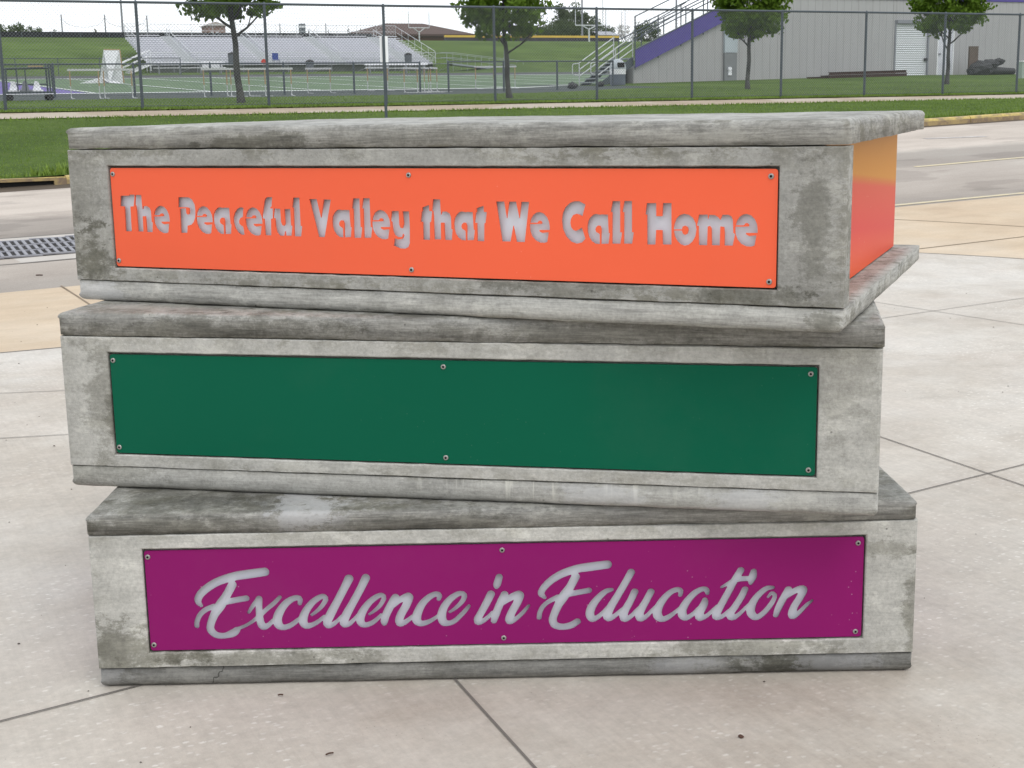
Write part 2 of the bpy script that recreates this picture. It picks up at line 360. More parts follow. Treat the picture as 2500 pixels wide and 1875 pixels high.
ym = Mat('faded_road_yellow', .8); ym.col(ym.mix(ym.ramp(ym.noise(9, 6, .7), [(.35, .1), (.62, .75)]), (.42, .38, .31), (.62, .52, .29)))
ribbon([((10.2, 14.1), (60, 14.25))], .10, .005, ym.m, 'yellow_edge_line')
ribbon([((15.2, 17.05), (17.6, 17.12)), ((19.6, 17.12), (22, 17.16)), ((24, 17.2), (27, 17.2))], .11, .005, ym.m, 'yellow_centre_dashes')
wm = Mat('worn_road_white', .8); wm.col(wm.mix(wm.ramp(wm.noise(9, 8, .75), [(.4, .0), (.62, .55)]), (.34, .31, .29), (.62, .60, .57)))
ribbon([((18.2, 20.2), (19.4, 19.9)), ((21., 19.9), (26, 20.1))], .16, .005, wm.m, 'worn_white_patches')
ribbon([((-20, 17.27), (6, 17.27)), ((-20, 15.50), (6, 15.50))], .05, .004, jm, 'drain_strip_joints')
ribbon([((-20, 16.4), (6, 16.4))], 1.72, .002, flat('drain_strip_concrete', (.44, .41, .37), .85, 0, .2, 2), 'drain_strip')
# turf lines
wl = flat('turf_line_white', (.70, .72, .72), .8)
ribbon([((A0, 56.6), (31.5, 56.6)), ((A0, 94.6), (A1, 94.6))], .75, .02, wl, 'sidelines')
ribbon([((s, 57), (s, 94.2)) for s in np.arange(9.6, 100, 4.57)] + [((0.4, 57), (.4, 94.2))], .16, .024, wl, 'yard_lines')
ribbon([((s, n), (s + .05, n)) for s in np.arange(10.5, 70, .914) for n in (69, 82)], .7, .026, wl, 'hash_marks')
ribbon([((.6, 75.6), (9.4, 75.6))], 37, .012, flat('end_zone_purple', (.11, .075, .28), .8), 'end_zone')

# kerb with joints, painted yellow
km = Mat('painted_kerb', .8); kn = km.noise(3.5, 9, .7, km.mapping((1, 1, 2.5)))
kc = km.mix(km.ramp(kn, [(.36, 0.), (.56, 1.)]), (.27, .21, .13), (.56, .43, .14)); kz = km.noise(14, 6, .7); kc = km.mix(.6, kc, km.ramp(kz, [(.3, .6), (.65, 1.1)]), 'MULTIPLY'); km.col(kc); km.bump(kz, .5, .02)
bm = NB(); s = A0
while s < A1:
    e = s + 3.0 - .02
    if not (s <= 3.1 <= e or s <= 1.0 <= e or (s > 1 and e < 3.1)):
        seg = [(s, e)]
    else:
        seg = [(a, b) for a, b in ((s, min(e, .9)), (max(s, 3.2), e)) if b > a + .05]
    for a, b in seg:
        k = 4
        for i in range(k):
            u, v = a + (b - a) * i / k, a + (b - a) * (i + 1) / k
            prof = [(21.955, -.05), (21.975, .10), (21.99, .135), (22.02, .152), (22.12, .158), (22.16, .15), (22.16, -.1)]
            A = [bm.verts.new((u, n, zt(u, 21.9) + z)) for n, z in prof]; B = [bm.verts.new((v, n, zt(v, 21.9) + z)) for n, z in prof]
            for j in range(len(prof) - 1):
                f = bm.faces.new((A[j], B[j], B[j + 1], A[j + 1])); f.material_index = 1 if j == 0 else 0
            if i == 0: bm.faces.new(A)
            if i == k - 1: bm.faces.new(B[::-1])
    s += 3.0
kf = Mat('kerb_face', .85); kf.col(kf.mix(kf.ramp(kf.noise(4, 9, .75), [(.42, 0.), (.6, .75)]), (.20, .145, .095), (.40, .30, .12)))
tag(obj('kerb', bm, [km.m, kf.m], rz=TH), None, None, None, 'structure')
# storm drain mouth in the kerb
t = thing('storm_drain', 'rusty kerb storm drain with wide black mouth at far left of the street', 'drain', W(2.0, 22.0, zt(2.0, 21.9)), TH)
bm = NB(); bx(bm, -1.1, 1.2, -.045, .45, .125, .165); bx(bm, -1.1, -1.02, -.045, .4, -.02, .125); bx(bm, 1.02, 1.2, -.045, .4, -.02, .125); obj('hood', bm, kf.m, t)
bm = NB(); bx(bm, -1.1, 1.2, -.03, .45, .166, .172); obj('painted_top', bm, km.m, t)
bm = NB(); bx(bm, -1.02, 1.02, .02, .44, -.02, .12); obj('mouth', bm, blk, t)
# trench grate
t = thing('trench_grate', 'long steel trench drain grate with three rows of slots across the street edge', 'grate', W(-1., 16.4, zt(-1., 16.4) + .003), TH)
slope = (zt(1.9, 16.97) - zt(1.9, 15.84)) / 1.13
RG = Matrix.Rotation(math.atan(slope), 4, 'X')
gsx = (zt(5, 16.4) - zt(0, 16.4)) / 5
dzs = lambda x: (zt(-1 + x, 16.4) - zt(-1., 16.4))
bm = NB()
for i in range(24): 
    x0, x1 = -3 + i * .4, -3 + (i + 1) * .4
    poly(bm, [RG @ Vector((x0, -.55, 0)) + Vector((0, 0, dzs(x0) + .004)), RG @ Vector((x1, -.55, 0)) + Vector((0, 0, dzs(x1) + .004)), RG @ Vector((x1, .55, 0)) + Vector((0, 0, dzs(x1) + .004)), RG @ Vector((x0, .55, 0)) + Vector((0, 0, dzs(x0) + .004))])
obj('channel', bm, flat('drain_dark', (.03, .028, .026), .9), t)
bm = NB(); i = 0; x = -3.
while x < 6.6:
    for r in range(3):
        y0 = -.52 + r * .355; bx(bm, x, x + .036, y0 + .02, y0 + .335, .006, .022, Matrix.Translation((0, 0, dzs(x))) @ RG)
    x += .082
for y0 in (-.56, -.185 - .02, .15, .52):
    for i in range(24):
        x0 = -3 + i * .4; bx(bm, x0, x0 + .4, y0, y0 + .04, .007, .0235, Matrix.Translation((0, 0, dzs(x0 + .2))) @ RG)
obj('grate', bm, flat('cast_grate', (.25, .25, .27), .6, .3, .2, 6), t)

# letter outlines cut through the plates, in 0.1 mm on the plate: block letters (outline, offsets of each repeat), script letters (centre line with half width)
BLOCK={"T":[[[1928,3409],[2262,3415],[2276,3450],[2479,3445],[2416,3084],[2286,3070],[2272,2286],[2028,2282],[2049,3068],[1882,3078]],[[0,0]]],"h":[[[12923,3403],[13153,3399],[13157,3132],[13169,2956],[13199,3045],[13340,3057],[13444,3000],[13485,2897],[13484,2562],[13523,2539],[13493,2234],[13266,2234],[13260,2734],[13154,2732],[13148,2248],[12929,2243],[12928,2905],[12912,3065],[12880,3077]],[[-10421,38],[0,0]]],"e":[[[15924,2771],[15954,2885],[16023,2995],[16124,3062],[16225,3078],[16341,3038],[16440,2939],[16496,2816],[16516,2692],[16518,2580],[16201,2575],[16217,2531],[16300,2494],[16417,2512],[16484,2517],[16475,2443],[16439,2247],[16346,2214],[16212,2219],[16079,2279],[15980,2386],[15923,2526],[15912,2651],[15918,2737],[16136,2740],[16279,2750],[16284,2797],[16238,2835],[16188,2830],[16145,2775]],[[-12765,34],[-11168,39],[-9375,21],[-5004,-3],[0,0],[5870,25]]],"P":[[[4128,3384],[4521,3383],[4639,3312],[4720,3158],[4737,2969],[4712,2762],[4650,2623],[4560,2535],[4413,2501],[4385,2275],[4135,2271],[4152,3031],[4392,3042],[4391,2896],[4439,2844],[4492,2862],[4510,2966],[4496,3052],[4415,3072],[4093,3068]],[[0,0]]],"a":[[[13954,3043],[13980,3054],[14171,3049],[14181,2748],[14193,2542],[14223,2543],[14186,2248],[13967,2239],[13978,2650],[13945,2737],[13876,2744],[13822,2695],[13803,2631],[13827,2568],[13888,2537],[13931,2506],[13932,2235],[13792,2240],[13689,2310],[13613,2420],[13573,2563],[13568,2707],[13589,2851],[13654,2963],[13744,3044],[13832,3064]],[[-8192,25],[-3997,7],[4061,-17],[0,0]]],"c":[[[6497,3076],[6476,2991],[6463,2804],[6367,2769],[6311,2683],[6316,2598],[6382,2539],[6445,2514],[6465,2430],[6484,2260],[6363,2249],[6247,2315],[6155,2441],[6106,2611],[6107,2782],[6168,2936],[6255,3039],[6358,3091],[6438,3095]],[[0,0]]],"f":[[[7536,3414],[7500,3138],[7439,3095],[7466,3070],[7545,3071],[7517,2768],[7458,2759],[7437,2252],[7220,2256],[7211,2755],[7133,2771],[7202,3084],[7244,3286],[7288,3370],[7350,3413]],[[0,0]]],"u":[[[7584,3072],[7799,3066],[7805,2672],[7848,2571],[7906,2556],[7944,2607],[7935,3059],[8149,3062],[8150,2576],[8194,2552],[8152,2257],[7947,2253],[7931,2388],[7898,2253],[7732,2249],[7639,2349],[7601,2534],[7596,2769],[7538,2794]],[[0,0]]],"l":[[[18703,3409],[18921,3411],[18921,2565],[18972,2558],[18964,2490],[18924,2246],[18685,2241],[18694,3099],[18646,3114]],[[-10437,-2],[-8393,-5],[-8056,2],[-337,-7],[0,0]]],"V":[[[8820,3368],[9078,3370],[9202,2818],[9315,3364],[9561,3358],[9296,2238],[9086,2239]],[[0,0]]],"y":[[[11573,3046],[11809,3049],[11812,2653],[11846,2564],[11918,2549],[11958,2671],[11927,3042],[12144,3045],[12154,2577],[12138,2123],[12088,2008],[11977,1949],[11814,1953],[11597,2030],[11642,2251],[11769,2221],[11897,2240],[11946,2330],[11924,2387],[11890,2297],[11753,2286],[11646,2341],[11596,2470],[11570,2730],[11534,2754]],[[0,0]]],"t":[[[14295,3161],[14513,3234],[14518,3061],[14609,3051],[14562,2742],[14527,2738],[14510,2223],[14290,2223],[14294,2738],[14221,2746],[14266,3034],[14293,3051]],[[-1719,3],[0,0]]],"W":[[[14899,3356],[15151,3359],[15223,2890],[15301,3357],[15511,3359],[15609,2896],[15668,3356],[15908,3354],[15758,2225],[15503,2223],[15418,2682],[15325,2232],[15060,2226]],[[0,0]]],"C":[[[17367,3388],[17384,3399],[17581,3299],[17486,2969],[17413,3014],[17315,3043],[17216,3004],[17150,2903],[17132,2795],[17156,2672],[17213,2596],[17294,2569],[17393,2614],[17459,2669],[17491,2616],[17571,2356],[17472,2253],[17308,2211],[17144,2262],[16997,2406],[16900,2621],[16878,2852],[16905,3053],[16989,3223],[17121,3340],[17253,3387]],[[0,0]]],"H":[[[19341,3358],[19605,3361],[19609,3008],[19778,3011],[19793,3363],[20033,3366],[20039,2247],[19789,2241],[19780,2631],[19607,2635],[19587,2237],[19351,2232],[19347,3043],[19298,3050]],[[0,0]]],"o":[[[20093,2659],[20116,2814],[20172,2954],[20267,3048],[20394,3084],[20521,3059],[20633,2976],[20705,2839],[20730,2670],[20700,2485],[20622,2344],[20511,2249],[20400,2224],[20288,2260],[20191,2351],[20126,2474],[20097,2628],[20325,2632],[20350,2556],[20414,2518],[20477,2550],[20508,2651],[20484,2728],[20412,2765],[20349,2741],[20325,2663]],[[0,0]]],"m":[[[20798,3068],[21034,3071],[21043,2944],[21081,3067],[21230,3061],[21324,3002],[21380,2934],[21433,3072],[21604,3074],[21682,3029],[21722,2931],[21734,2597],[21781,2567],[21723,2253],[21497,2252],[21501,2592],[21483,2745],[21382,2758],[21372,2253],[21153,2251],[21140,2708],[21092,2769],[21037,2752],[21027,2248],[20797,2248],[20785,2764],[20737,2771]],[[0,0]]]}
SCRIPT=[[[5122,3552,138],[4609,3489,144],[4184,3424,138],[3719,3277,129],[3409,3098,126],[3167,2881,117],[3093,2679,104],[3173,2547,67]],[[4144,3176,126],[3939,2828,130],[3745,2535,153],[3551,2241,127],[3428,1944,116],[3425,1757,122],[3584,1603,109],[3831,1579,98],[4084,1659,124],[4195,1750,103]],[[4533,2741,97],[4320,2709,97],[4035,2659,97],[3857,2625,93]],[[3549,2502,93],[3315,2413,84],[3128,2249,78],[3027,2046,78],[3010,1906,79]],[[4251,1796,62],[4486,1894,56],[4706,2029,60],[4817,2120,65]],[[4579,2294,48],[4714,2496,67],[4902,2715,84]],[[4911,2715,104],[4894,2399,102],[4909,2025,118],[4980,1855,122],[5123,1871,84],[5308,2035,65]],[[5530,2757,61],[5353,2575,71],[5132,2394,71],[4965,2248,75]],[[6111,2541,65],[6126,2671,84],[6049,2728,89],[5834,2658,102],[5612,2458,117],[5437,2145,136],[5443,1902,137],[5580,1805,99],[5795,1857,86],[6051,2038,71],[6162,2129,65]],[[6457,2179,49],[6603,2288,60],[6770,2452,71],[6893,2655,78],[6853,2748,78],[6729,2732,89],[6492,2570,102],[6267,2277,117],[6183,1998,137],[6265,1847,112],[6442,1862,84],[6642,1970,71],[6826,2115,65]],[[7608,3288,135],[7445,2977,122],[7216,2555,123],[7024,2205,134],[6907,1964,131],[6929,1851,118],[7063,1867,80],[7209,1976,65],[7357,2123,56]],[[8110,3306,126],[7919,2930,119],[7691,2526,119],[7501,2195,131],[7404,1972,131],[7417,1860,112],[7559,1875,80],[7706,2003,67],[7836,2150,56]],[[8172,2162,41],[8317,2261,56],[8501,2435,67],[8623,2655,71],[8583,2753,74],[8441,2724,89],[8205,2553,99],[8000,2296,117],[7894,2055,131],[7923,1886,118],[8053,1828,90],[8251,1898,80],[8415,2026,65],[8525,2136,56]],[[8968,2667,126],[8819,2428,123],[8667,2133,120],[8606,1928,109],[8604,1853,71]],[[8853,2390,78],[9071,2572,93],[9286,2679,121],[9375,2677,126],[9278,2418,123],[9109,2123,123],[9049,1919,120],[9100,1843,101],[9261,1914,80],[9461,2060,71]],[[10253,2593,63],[10274,2704,85],[10187,2758,89],[9973,2664,100],[9754,2446,114],[9604,2150,133],[9580,1945,137],[9700,1839,101],[9914,1882,81],[10113,1990,65],[10276,2117,56]],[[10578,2186,49],[10759,2313,63],[10940,2495,76],[11024,2661,80],[10982,2745,82],[10841,2748,89],[10607,2595,106],[10406,2339,119],[10328,2079,133],[10375,1872,125],[10534,1831,90],[10713,1902,81],[10931,2104,75],[11094,2287,67],[11149,2370,52]],[[11811,2719,121],[11664,2424,117],[11479,2092,112],[11396,1925,116],[11420,1831,90],[11563,1884,77],[11726,2012,69],[11852,2140,64]],[[12069,3247,107],[12003,3030,115],[11980,2938,70]],[[12217,2701,115],[12070,2397,119],[11940,2064,116],[11883,1878,94]],[[12052,2360,78],[12285,2523,97],[12499,2648,115],[12667,2673,130],[12584,2423,123],[12419,2128,123],[12344,1905,127],[12397,1867,109],[12540,1929,75],[12720,2085,69],[12864,2250,60],[12936,2341,45]],[[15286,3568,136],[14757,3506,140],[14369,3449,133],[13945,3310,126],[13607,3105,117],[13375,2868,108],[13311,2703,99],[13406,2580,61]],[[14340,3210,130],[14170,2889,130],[13972,2596,153],[13810,2320,127],[13683,2024,120],[13645,1856,120],[13715,1704,118],[13927,1644,107],[14176,1685,111],[14381,1803,105]],[[14734,2775,93],[14504,2733,93],[14221,2684,93],[14079,2649,84]],[[13795,2581,89],[13546,2456,78],[13367,2310,75],[13267,2126,77],[13238,1949,77]],[[15406,2780,67],[15247,2736,89],[15034,2555,106],[14837,2298,125],[14756,2057,131],[14817,1887,114],[14977,1921,82],[15173,2086,75],[15315,2251,65]],[[15990,3314,116],[15813,2984,113],[15582,2581,117],[15386,2249,127],[15279,2009,137],[15314,1896,118],[15456,1930,82],[15634,2076,71],[15776,2204,62]],[[16095,2700,112],[15971,2423,112],[15811,2128,123],[15758,1942,124],[15811,1848,101],[15989,1937,77],[16166,2121,71],[16273,2231,62]],[[16580,2690,112],[16448,2432,112],[16289,2137,123],[16235,1932,124],[16289,1856,105],[16448,1928,77],[16626,2111,69],[16749,2239,62]],[[17457,2579,71],[17474,2690,82],[17385,2744,86],[17191,2677,95],[16979,2477,110],[16803,2182,131],[16786,1939,137],[16928,1824,101],[17123,1895,86],[17335,2059,69],[17441,2150,62]],[[18271,2617,67],[18243,2711,86],[18128,2747,86],[17916,2643,100],[17688,2406,114],[17530,2129,133],[17531,1942,133],[17639,1846,94],[17833,1955,77],[17992,2120,69],[18062,2193,64]],[[18193,2395,90],[18176,2284,120],[18063,2043,129],[18029,1876,124],[18101,1837,94],[18260,1908,75],[18436,2073,65],[18559,2201,56]],[[19252,3302,111],[19097,3046,111],[18925,2697,110],[18734,2328,114],[18578,2033,124],[18527,1884,114],[18616,1845,94],[18757,1898,75],[18915,2044,66]],[[18693,2794,48],[18887,2902,67],[19097,3009,89],[19309,3041,87],[19539,3046,85]],[[19637,3257,98],[19613,3109,122],[19562,2943,82],[19555,2878,45]],[[19389,2705,104],[19286,2484,108],[19113,2190,112],[18974,1987,120],[18976,1856,114],[19083,1835,88],[19258,1962,71],[19433,2145,64],[19538,2255,56]],[[20220,2748,60],[20044,2729,86],[19834,2566,101],[19644,2309,120],[19568,2049,133],[19633,1879,120],[19776,1829,99],[19969,1966,90],[20160,2205,86],[20276,2426,75],[20269,2529,63],[20188,2573,63],[20084,2458,48]],[[20682,2669,115],[20529,2384,116],[20393,2088,109],[20326,1883,88]],[[20477,2329,78],[20668,2493,89],[20931,2655,104],[21125,2665,127],[21042,2429,118],[20871,2134,118],[20805,1911,124],[20860,1835,101],[21035,1962,77],[21243,2182,67],[21400,2319,45]]]

# ------------------------------------------------------------------ the three concrete books
def slab(L, D, H, top, seed, r=.027):
    """cover slab: rounded outer long edges, slightly uneven faces"""
    bm = NB(); bx(bm, 0, L, 0, D, 0, H)
    bm.edges.ensure_lookup_table()
    zz = H if top else 0
    ed = [e for e in bm.edges if all(abs(v.co.z - zz) < 1e-6 for v in e.verts)]
    bmesh.ops.bevel(bm, geom=ed, offset=r, segments=5, affect='EDGES', profile=.55)
    ed = [e for e in bm.edges if abs(e.verts[0].co.x - e.verts[1].co.x) < 1e-6 and abs(e.verts[0].co.y - e.verts[1].co.y) < 1e-6 and e.calc_length() > H * .4]
    bmesh.ops.bevel(bm, geom=ed, offset=.016, segments=4, affect='EDGES', profile=.5)
    for ax, ln in ((0, L), (1, D)):
        k = int(ln / .035)
        for i in range(1, k):
            co = [0, 0, 0]; no = [0, 0, 0]; co[ax] = ln * i / k; no[ax] = 1
            bmesh.ops.bisect_plane(bm, geom=bm.verts[:] + bm.edges[:] + bm.faces[:], plane_co=co, plane_no=no)
    for v in bm.verts:
        n = noise.noise_vector(v.co * 5 + Vector((seed * 9, 0, 0))); n2 = noise.noise_vector(v.co * 22 + Vector((0, seed * 7, 0)))
        v.co += n * .0022 + n2 * .0013
        if top and D - v.co.y < .4 and v.co.z < .012 and v.co.x > L - .03: v.co.z += max(0, n2.z) * .018
    return bm
PU0, PU1, PV0, PV1 = .160, 2.290, .116, .428                    # plate opening, local to a book (v from its bottom)
def spine_mesh(L, h, zb):
    """spine block: front face with a recess for the plate, rounded edges"""
    bm = NB(); u0, u1, v0, v1 = PU0 - .005, PU1 + .005, PV0 - zb - .005, PV1 - zb + .007; r = .008; D = .085; dr = .034
    def ringpts(x0, x1, z0, z1, y): return [bm.verts.new(p) for p in ((x0, y, z0), (x1, y, z0), (x1, y, z1), (x0, y, z1))]
    rings = [ringpts(u0, u1, v0, v1, dr), ringpts(u0, u1, v0, v1, 0.003), ringpts(u0 - .003, u1 + .003, v0 - .003, v1 + .003, 0),
             ringpts(r, L - r, .003, h - .003, 0), ringpts(r * .3, L - r * .3, .0015, h - .0015, r * .3), ringpts(0, L, 0, h, r), ringpts(0, L, 0, h, D)]
    bm.faces.new(rings[0][::-1][::-1])
    for a, b in zip(rings, rings[1:]):
        for i in range(4): bm.faces.new((a[i], a[(i + 1) % 4], b[(i + 1) % 4], b[i]))
    bm.faces.new(rings[-1][::-1])
    bmesh.ops.recalc_face_normals(bm, faces=bm.faces[:])
    for i in range(1, 60):
        bmesh.ops.bisect_plane(bm, geom=bm.verts[:] + bm.edges[:] + bm.faces[:], plane_co=(L * i / 60, 0, 0), plane_no=(1, 0, 0))
    for v in bm.verts:
        n = noise.noise_vector(v.co * 18); v.co.z += n.z * .0018; v.co.x += n.x * .0012
    return bm
def catmull(P, step=.004):
    P = [np.array(p, float) for p in P]; P = [2 * P[0] - P[1]] + P + [2 * P[-1] - P[-2]]; out = []
    for i in range(1, len(P) - 2):
        a, b, c, d = P[i - 1:i + 3]; k = max(2, int(np.linalg.norm((c - b)[:2]) / step))
        for j in range(k):
            t = j / k; out.append(.5 * ((2 * b) + (c - a) * t + (2 * a - 5 * b + 4 * c - d) * t * t + (3 * b - a - 3 * c + d) * t ** 3))
    out.append(P[-2]); return out
def script_loops():
    """union of the brushed strokes as closed outlines (signed distance grid, marching squares)"""
    g = .0016; x0, x1, y0, y1 = .25, 2.22, .125, .41
    xs = np.arange(x0, x1, g); ys = np.arange(y0, y1, g); F = np.full((len(ys), len(xs)), .05)
    for st in SCRIPT:
        pts = catmull([(a / 1e4, b / 1e4, c / 1e4) for a, b, c in st])
        for px, py, r in pts:
            m = r + .012; i0, i1 = np.searchsorted(xs, [px - m, px + m]); j0, j1 = np.searchsorted(ys, [py - m, py + m])
            d = np.hypot(xs[None, i0:i1] - px, ys[j0:j1, None] - py) - r * 1.0
            F[j0:j1, i0:i1] = np.minimum(F[j0:j1, i0:i1], d)
    nxt = {}; pos = {}
    def pt(j, i, j2, i2):
        k = (min(j, j2), min(i, i2), 0 if j == j2 else 1)
        if k not in pos:
            a, b = F[j, i], F[j2, i2]; t = a / (a - b); pos[k] = (xs[i] + (xs[i2] - xs[i]) * t, ys[j] + (ys[j2] - ys[j]) * t)
        return k
    ins = F < 0; jj, ii = np.nonzero((ins[:-1, :-1].astype(int) + ins[1:, :-1] + ins[:-1, 1:] + ins[1:, 1:]) % 4)
    for j, i in zip(jj.tolist(), ii.tolist()):
        c = [(j, i), (j, i + 1), (j + 1, i + 1), (j + 1, i)]; s = [bool(ins[q]) for q in c]
        ex = [k for k in range(4) if s[k] != s[(k + 1) % 4]]
        starts = [k for k in ex if s[k]]                        # leaving the inside
        for k in starts:
            e = (k - 1) % 4                                     # matching entering edge, walking backwards
            while e not in ex: e = (e - 1) % 4
            nxt[pt(*c[k], *c[(k + 1) % 4])] = pt(*c[e], *c[(e + 1) % 4])
    loops = []
    while nxt:
        k, _ = next(iter(nxt.items())); L = []
        while k in nxt: L.append(pos[k]); k = nxt.pop(k)
        if len(L) > 12: loops.append(L[::2])
    return loops
def block_loops():
    out = []
    for g, (P, offs) in BLOCK.items():
        for dx, dy in offs: out.append([((a + dx) / 1e4, (b + dy) / 1e4) for a, b in P])
    return out
def plate_mesh(loops, thick=.005):
    from mathutils.geometry import delaunay_2d_cdt
    r = .008; outer = []
    for cx, cy, a0 in ((PU1 - r, PV1 - r, 0), (PU0 + r, PV1 - r, 90), (PU0 + r, PV0 + r, 180), (PU1 - r, PV0 + r, 270)):
        outer += [(cx + r * math.cos(math.radians(a0 + k * 22.5)), cy + r * math.sin(math.radians(a0 + k * 22.5))) for k in range(5)]
    P = []; E = []
    for L in [outer] + loops:
        n0 = len(P); P += [Vector(p) for p in L]; E += [(n0 + i, n0 + (i + 1) % len(L)) for i in range(len(L))]
    V, EE, F, *_ = delaunay_2d_cdt(P, E, [], 0, 1e-7)
    A = np.array([P[a][:] for a, b in E]); B = np.array([P[b][:] for a, b in E])
    bm = NB(); y0, y1 = -thick / 2, thick / 2
    f_ = [bm.verts.new((v.x, y0, v.y)) for v in V]; b_ = [bm.verts.new((v.x, y1, v.y)) for v in V]; cnt = {}
    for t in F:
        cx, cy = sum(V[i].x for i in t) / 3, sum(V[i].y for i in t) / 3
        c = (A[:, 1] > cy) != (B[:, 1] > cy); xi = A[c, 0] + (cy - A[c, 1]) * (B[c, 0] - A[c, 0]) / (B[c, 1] - A[c, 1])
        if (xi > cx).sum() % 2 == 0: continue
        bm.faces.new([f_[i] for i in t]); bm.faces.new([b_[i] for i in t][::-1])
        for i in range(3): e = (t[i], t[(i + 1) % 3]); cnt[e] = 1
    for (a, b) in cnt:
        if (b, a) not in cnt: bm.faces.new((f_[b], f_[a], b_[a], b_[b]))
    bmesh.ops.delete(bm, geom=[v for v in bm.verts if not v.link_faces], context='VERTS')
    bmesh.ops.recalc_face_normals(bm, faces=bm.faces[:]); return bm
def screw_mesh():
    bm = NB(); n = 16; prof = [(.0078, 0), (.0078, -.0016), (.0062, -.0032), (.0036, -.0036), (.0032, -.0012), (0.0001, -.0008)]; R = []
    for r, y in prof: R.append([bm.verts.new((r * math.cos(2 * math.pi * i / n), y, r * math.sin(2 * math.pi * i / n))) for i in range(n)])
    for k, (a, b) in enumerate(zip(R, R[1:])):
        for i in range(n):
            f = bm.faces.new((a[i], a[(i + 1) % n], b[(i + 1) % n], b[i])); f.material_index = 1 if k >= 3 else 0
    bmesh.ops.recalc_face_normals(bm, faces=bm.faces[:]); return bm
screwm = flat('screw_steel', (.36, .35, .33), .4, .6, .2, 40); screwb = flat('backing_grey', (.60, .63, .68), .6, 0, .06, 4)
D = 1.70
books = [
 ('B', (-1.2552, 3.9475), .0056, 2.447, (.0619, .4174, .0612), (.25, .009, .128), script_loops(), 1,
  'bottom concrete book of the stack with purple spine plate reading Excellence in Education'),
 ('M', (-1.395, 4.2695), -.1985, 2.4655, (.0707, .4144, .071), (.0002, .104, .054), [], 2,
  'middle concrete book of the stack with blank dark green spine plate'),
 ('T', (-1.4146, 4.5501), -.3939, 2.4693, (.0667, .4207, .0674), (.87, .135, .060), block_loops(), 3,
  'top concrete book, orange plate cut with The Peaceful Valley that We Call Home')]
z0 = 0.
CT_ = {  # cover bottom, spine, cover top: low tone, high tone, streak, dirt, stains (x, z, rx, rz, strength)
 'B': [(.15, .27, .7, .8, [(2.08, .03, .16, .06, .9), (1.75, .03, .1, .05, -.5), (2.2, .04, .12, .04, -.5), (.0, .02, .12, .07, -.4)]),
       (.42, .62, .25, .5, [(.10, .03, .22, .12, .75), (.5, .02, .35, .03, .6), (2.44, .1, .03, .2, .6), (1.95, .03, .3, .045, .55), (2.3, .33, .25, .03, .5)]),
       (.20, .40, .9, .95, [(.25, .03, .3, .05, .6), (.65, .04, .12, .04, -.7), (1.0, .02, .3, .03, .5)])],
 'M': [(.32, .47, .5, .55, [(1.7, .04, .16, .05, -.4), (2.1, .04, .1, .05, -.4), (.1, .05, .2, .04, .4)]),
       (.40, .56, .2, .5, [(.13, .2, .06, .22, .45), (2.38, .35, .1, .2, .3), (.16, .15, .03, .06, .6)]),
       (.25, .42, .8, .85, [(.5, .02, .4, .04, .6), (1.7, .03, .5, .03, .5)])],
 'T': [(.33, .52, .7, .7, [(.1, .02, .12, .04, -.4), (2.42, .03, .05, .04, .6)]),
       (.29, .46, .2, .85, [(.08, .08, .08, .10, .9), (2.39, .22, .045, .2, .55), (.05, .3, .07, .15, .4), (2.2, .02, .2, .03, .7), (1.7, .05, .3, .03, .6)]),
       (.27, .45, .85, .8, [(.7, .02, .2, .03, .7), (1.3, .04, .3, .03, .3)])]}
proto_screw = None
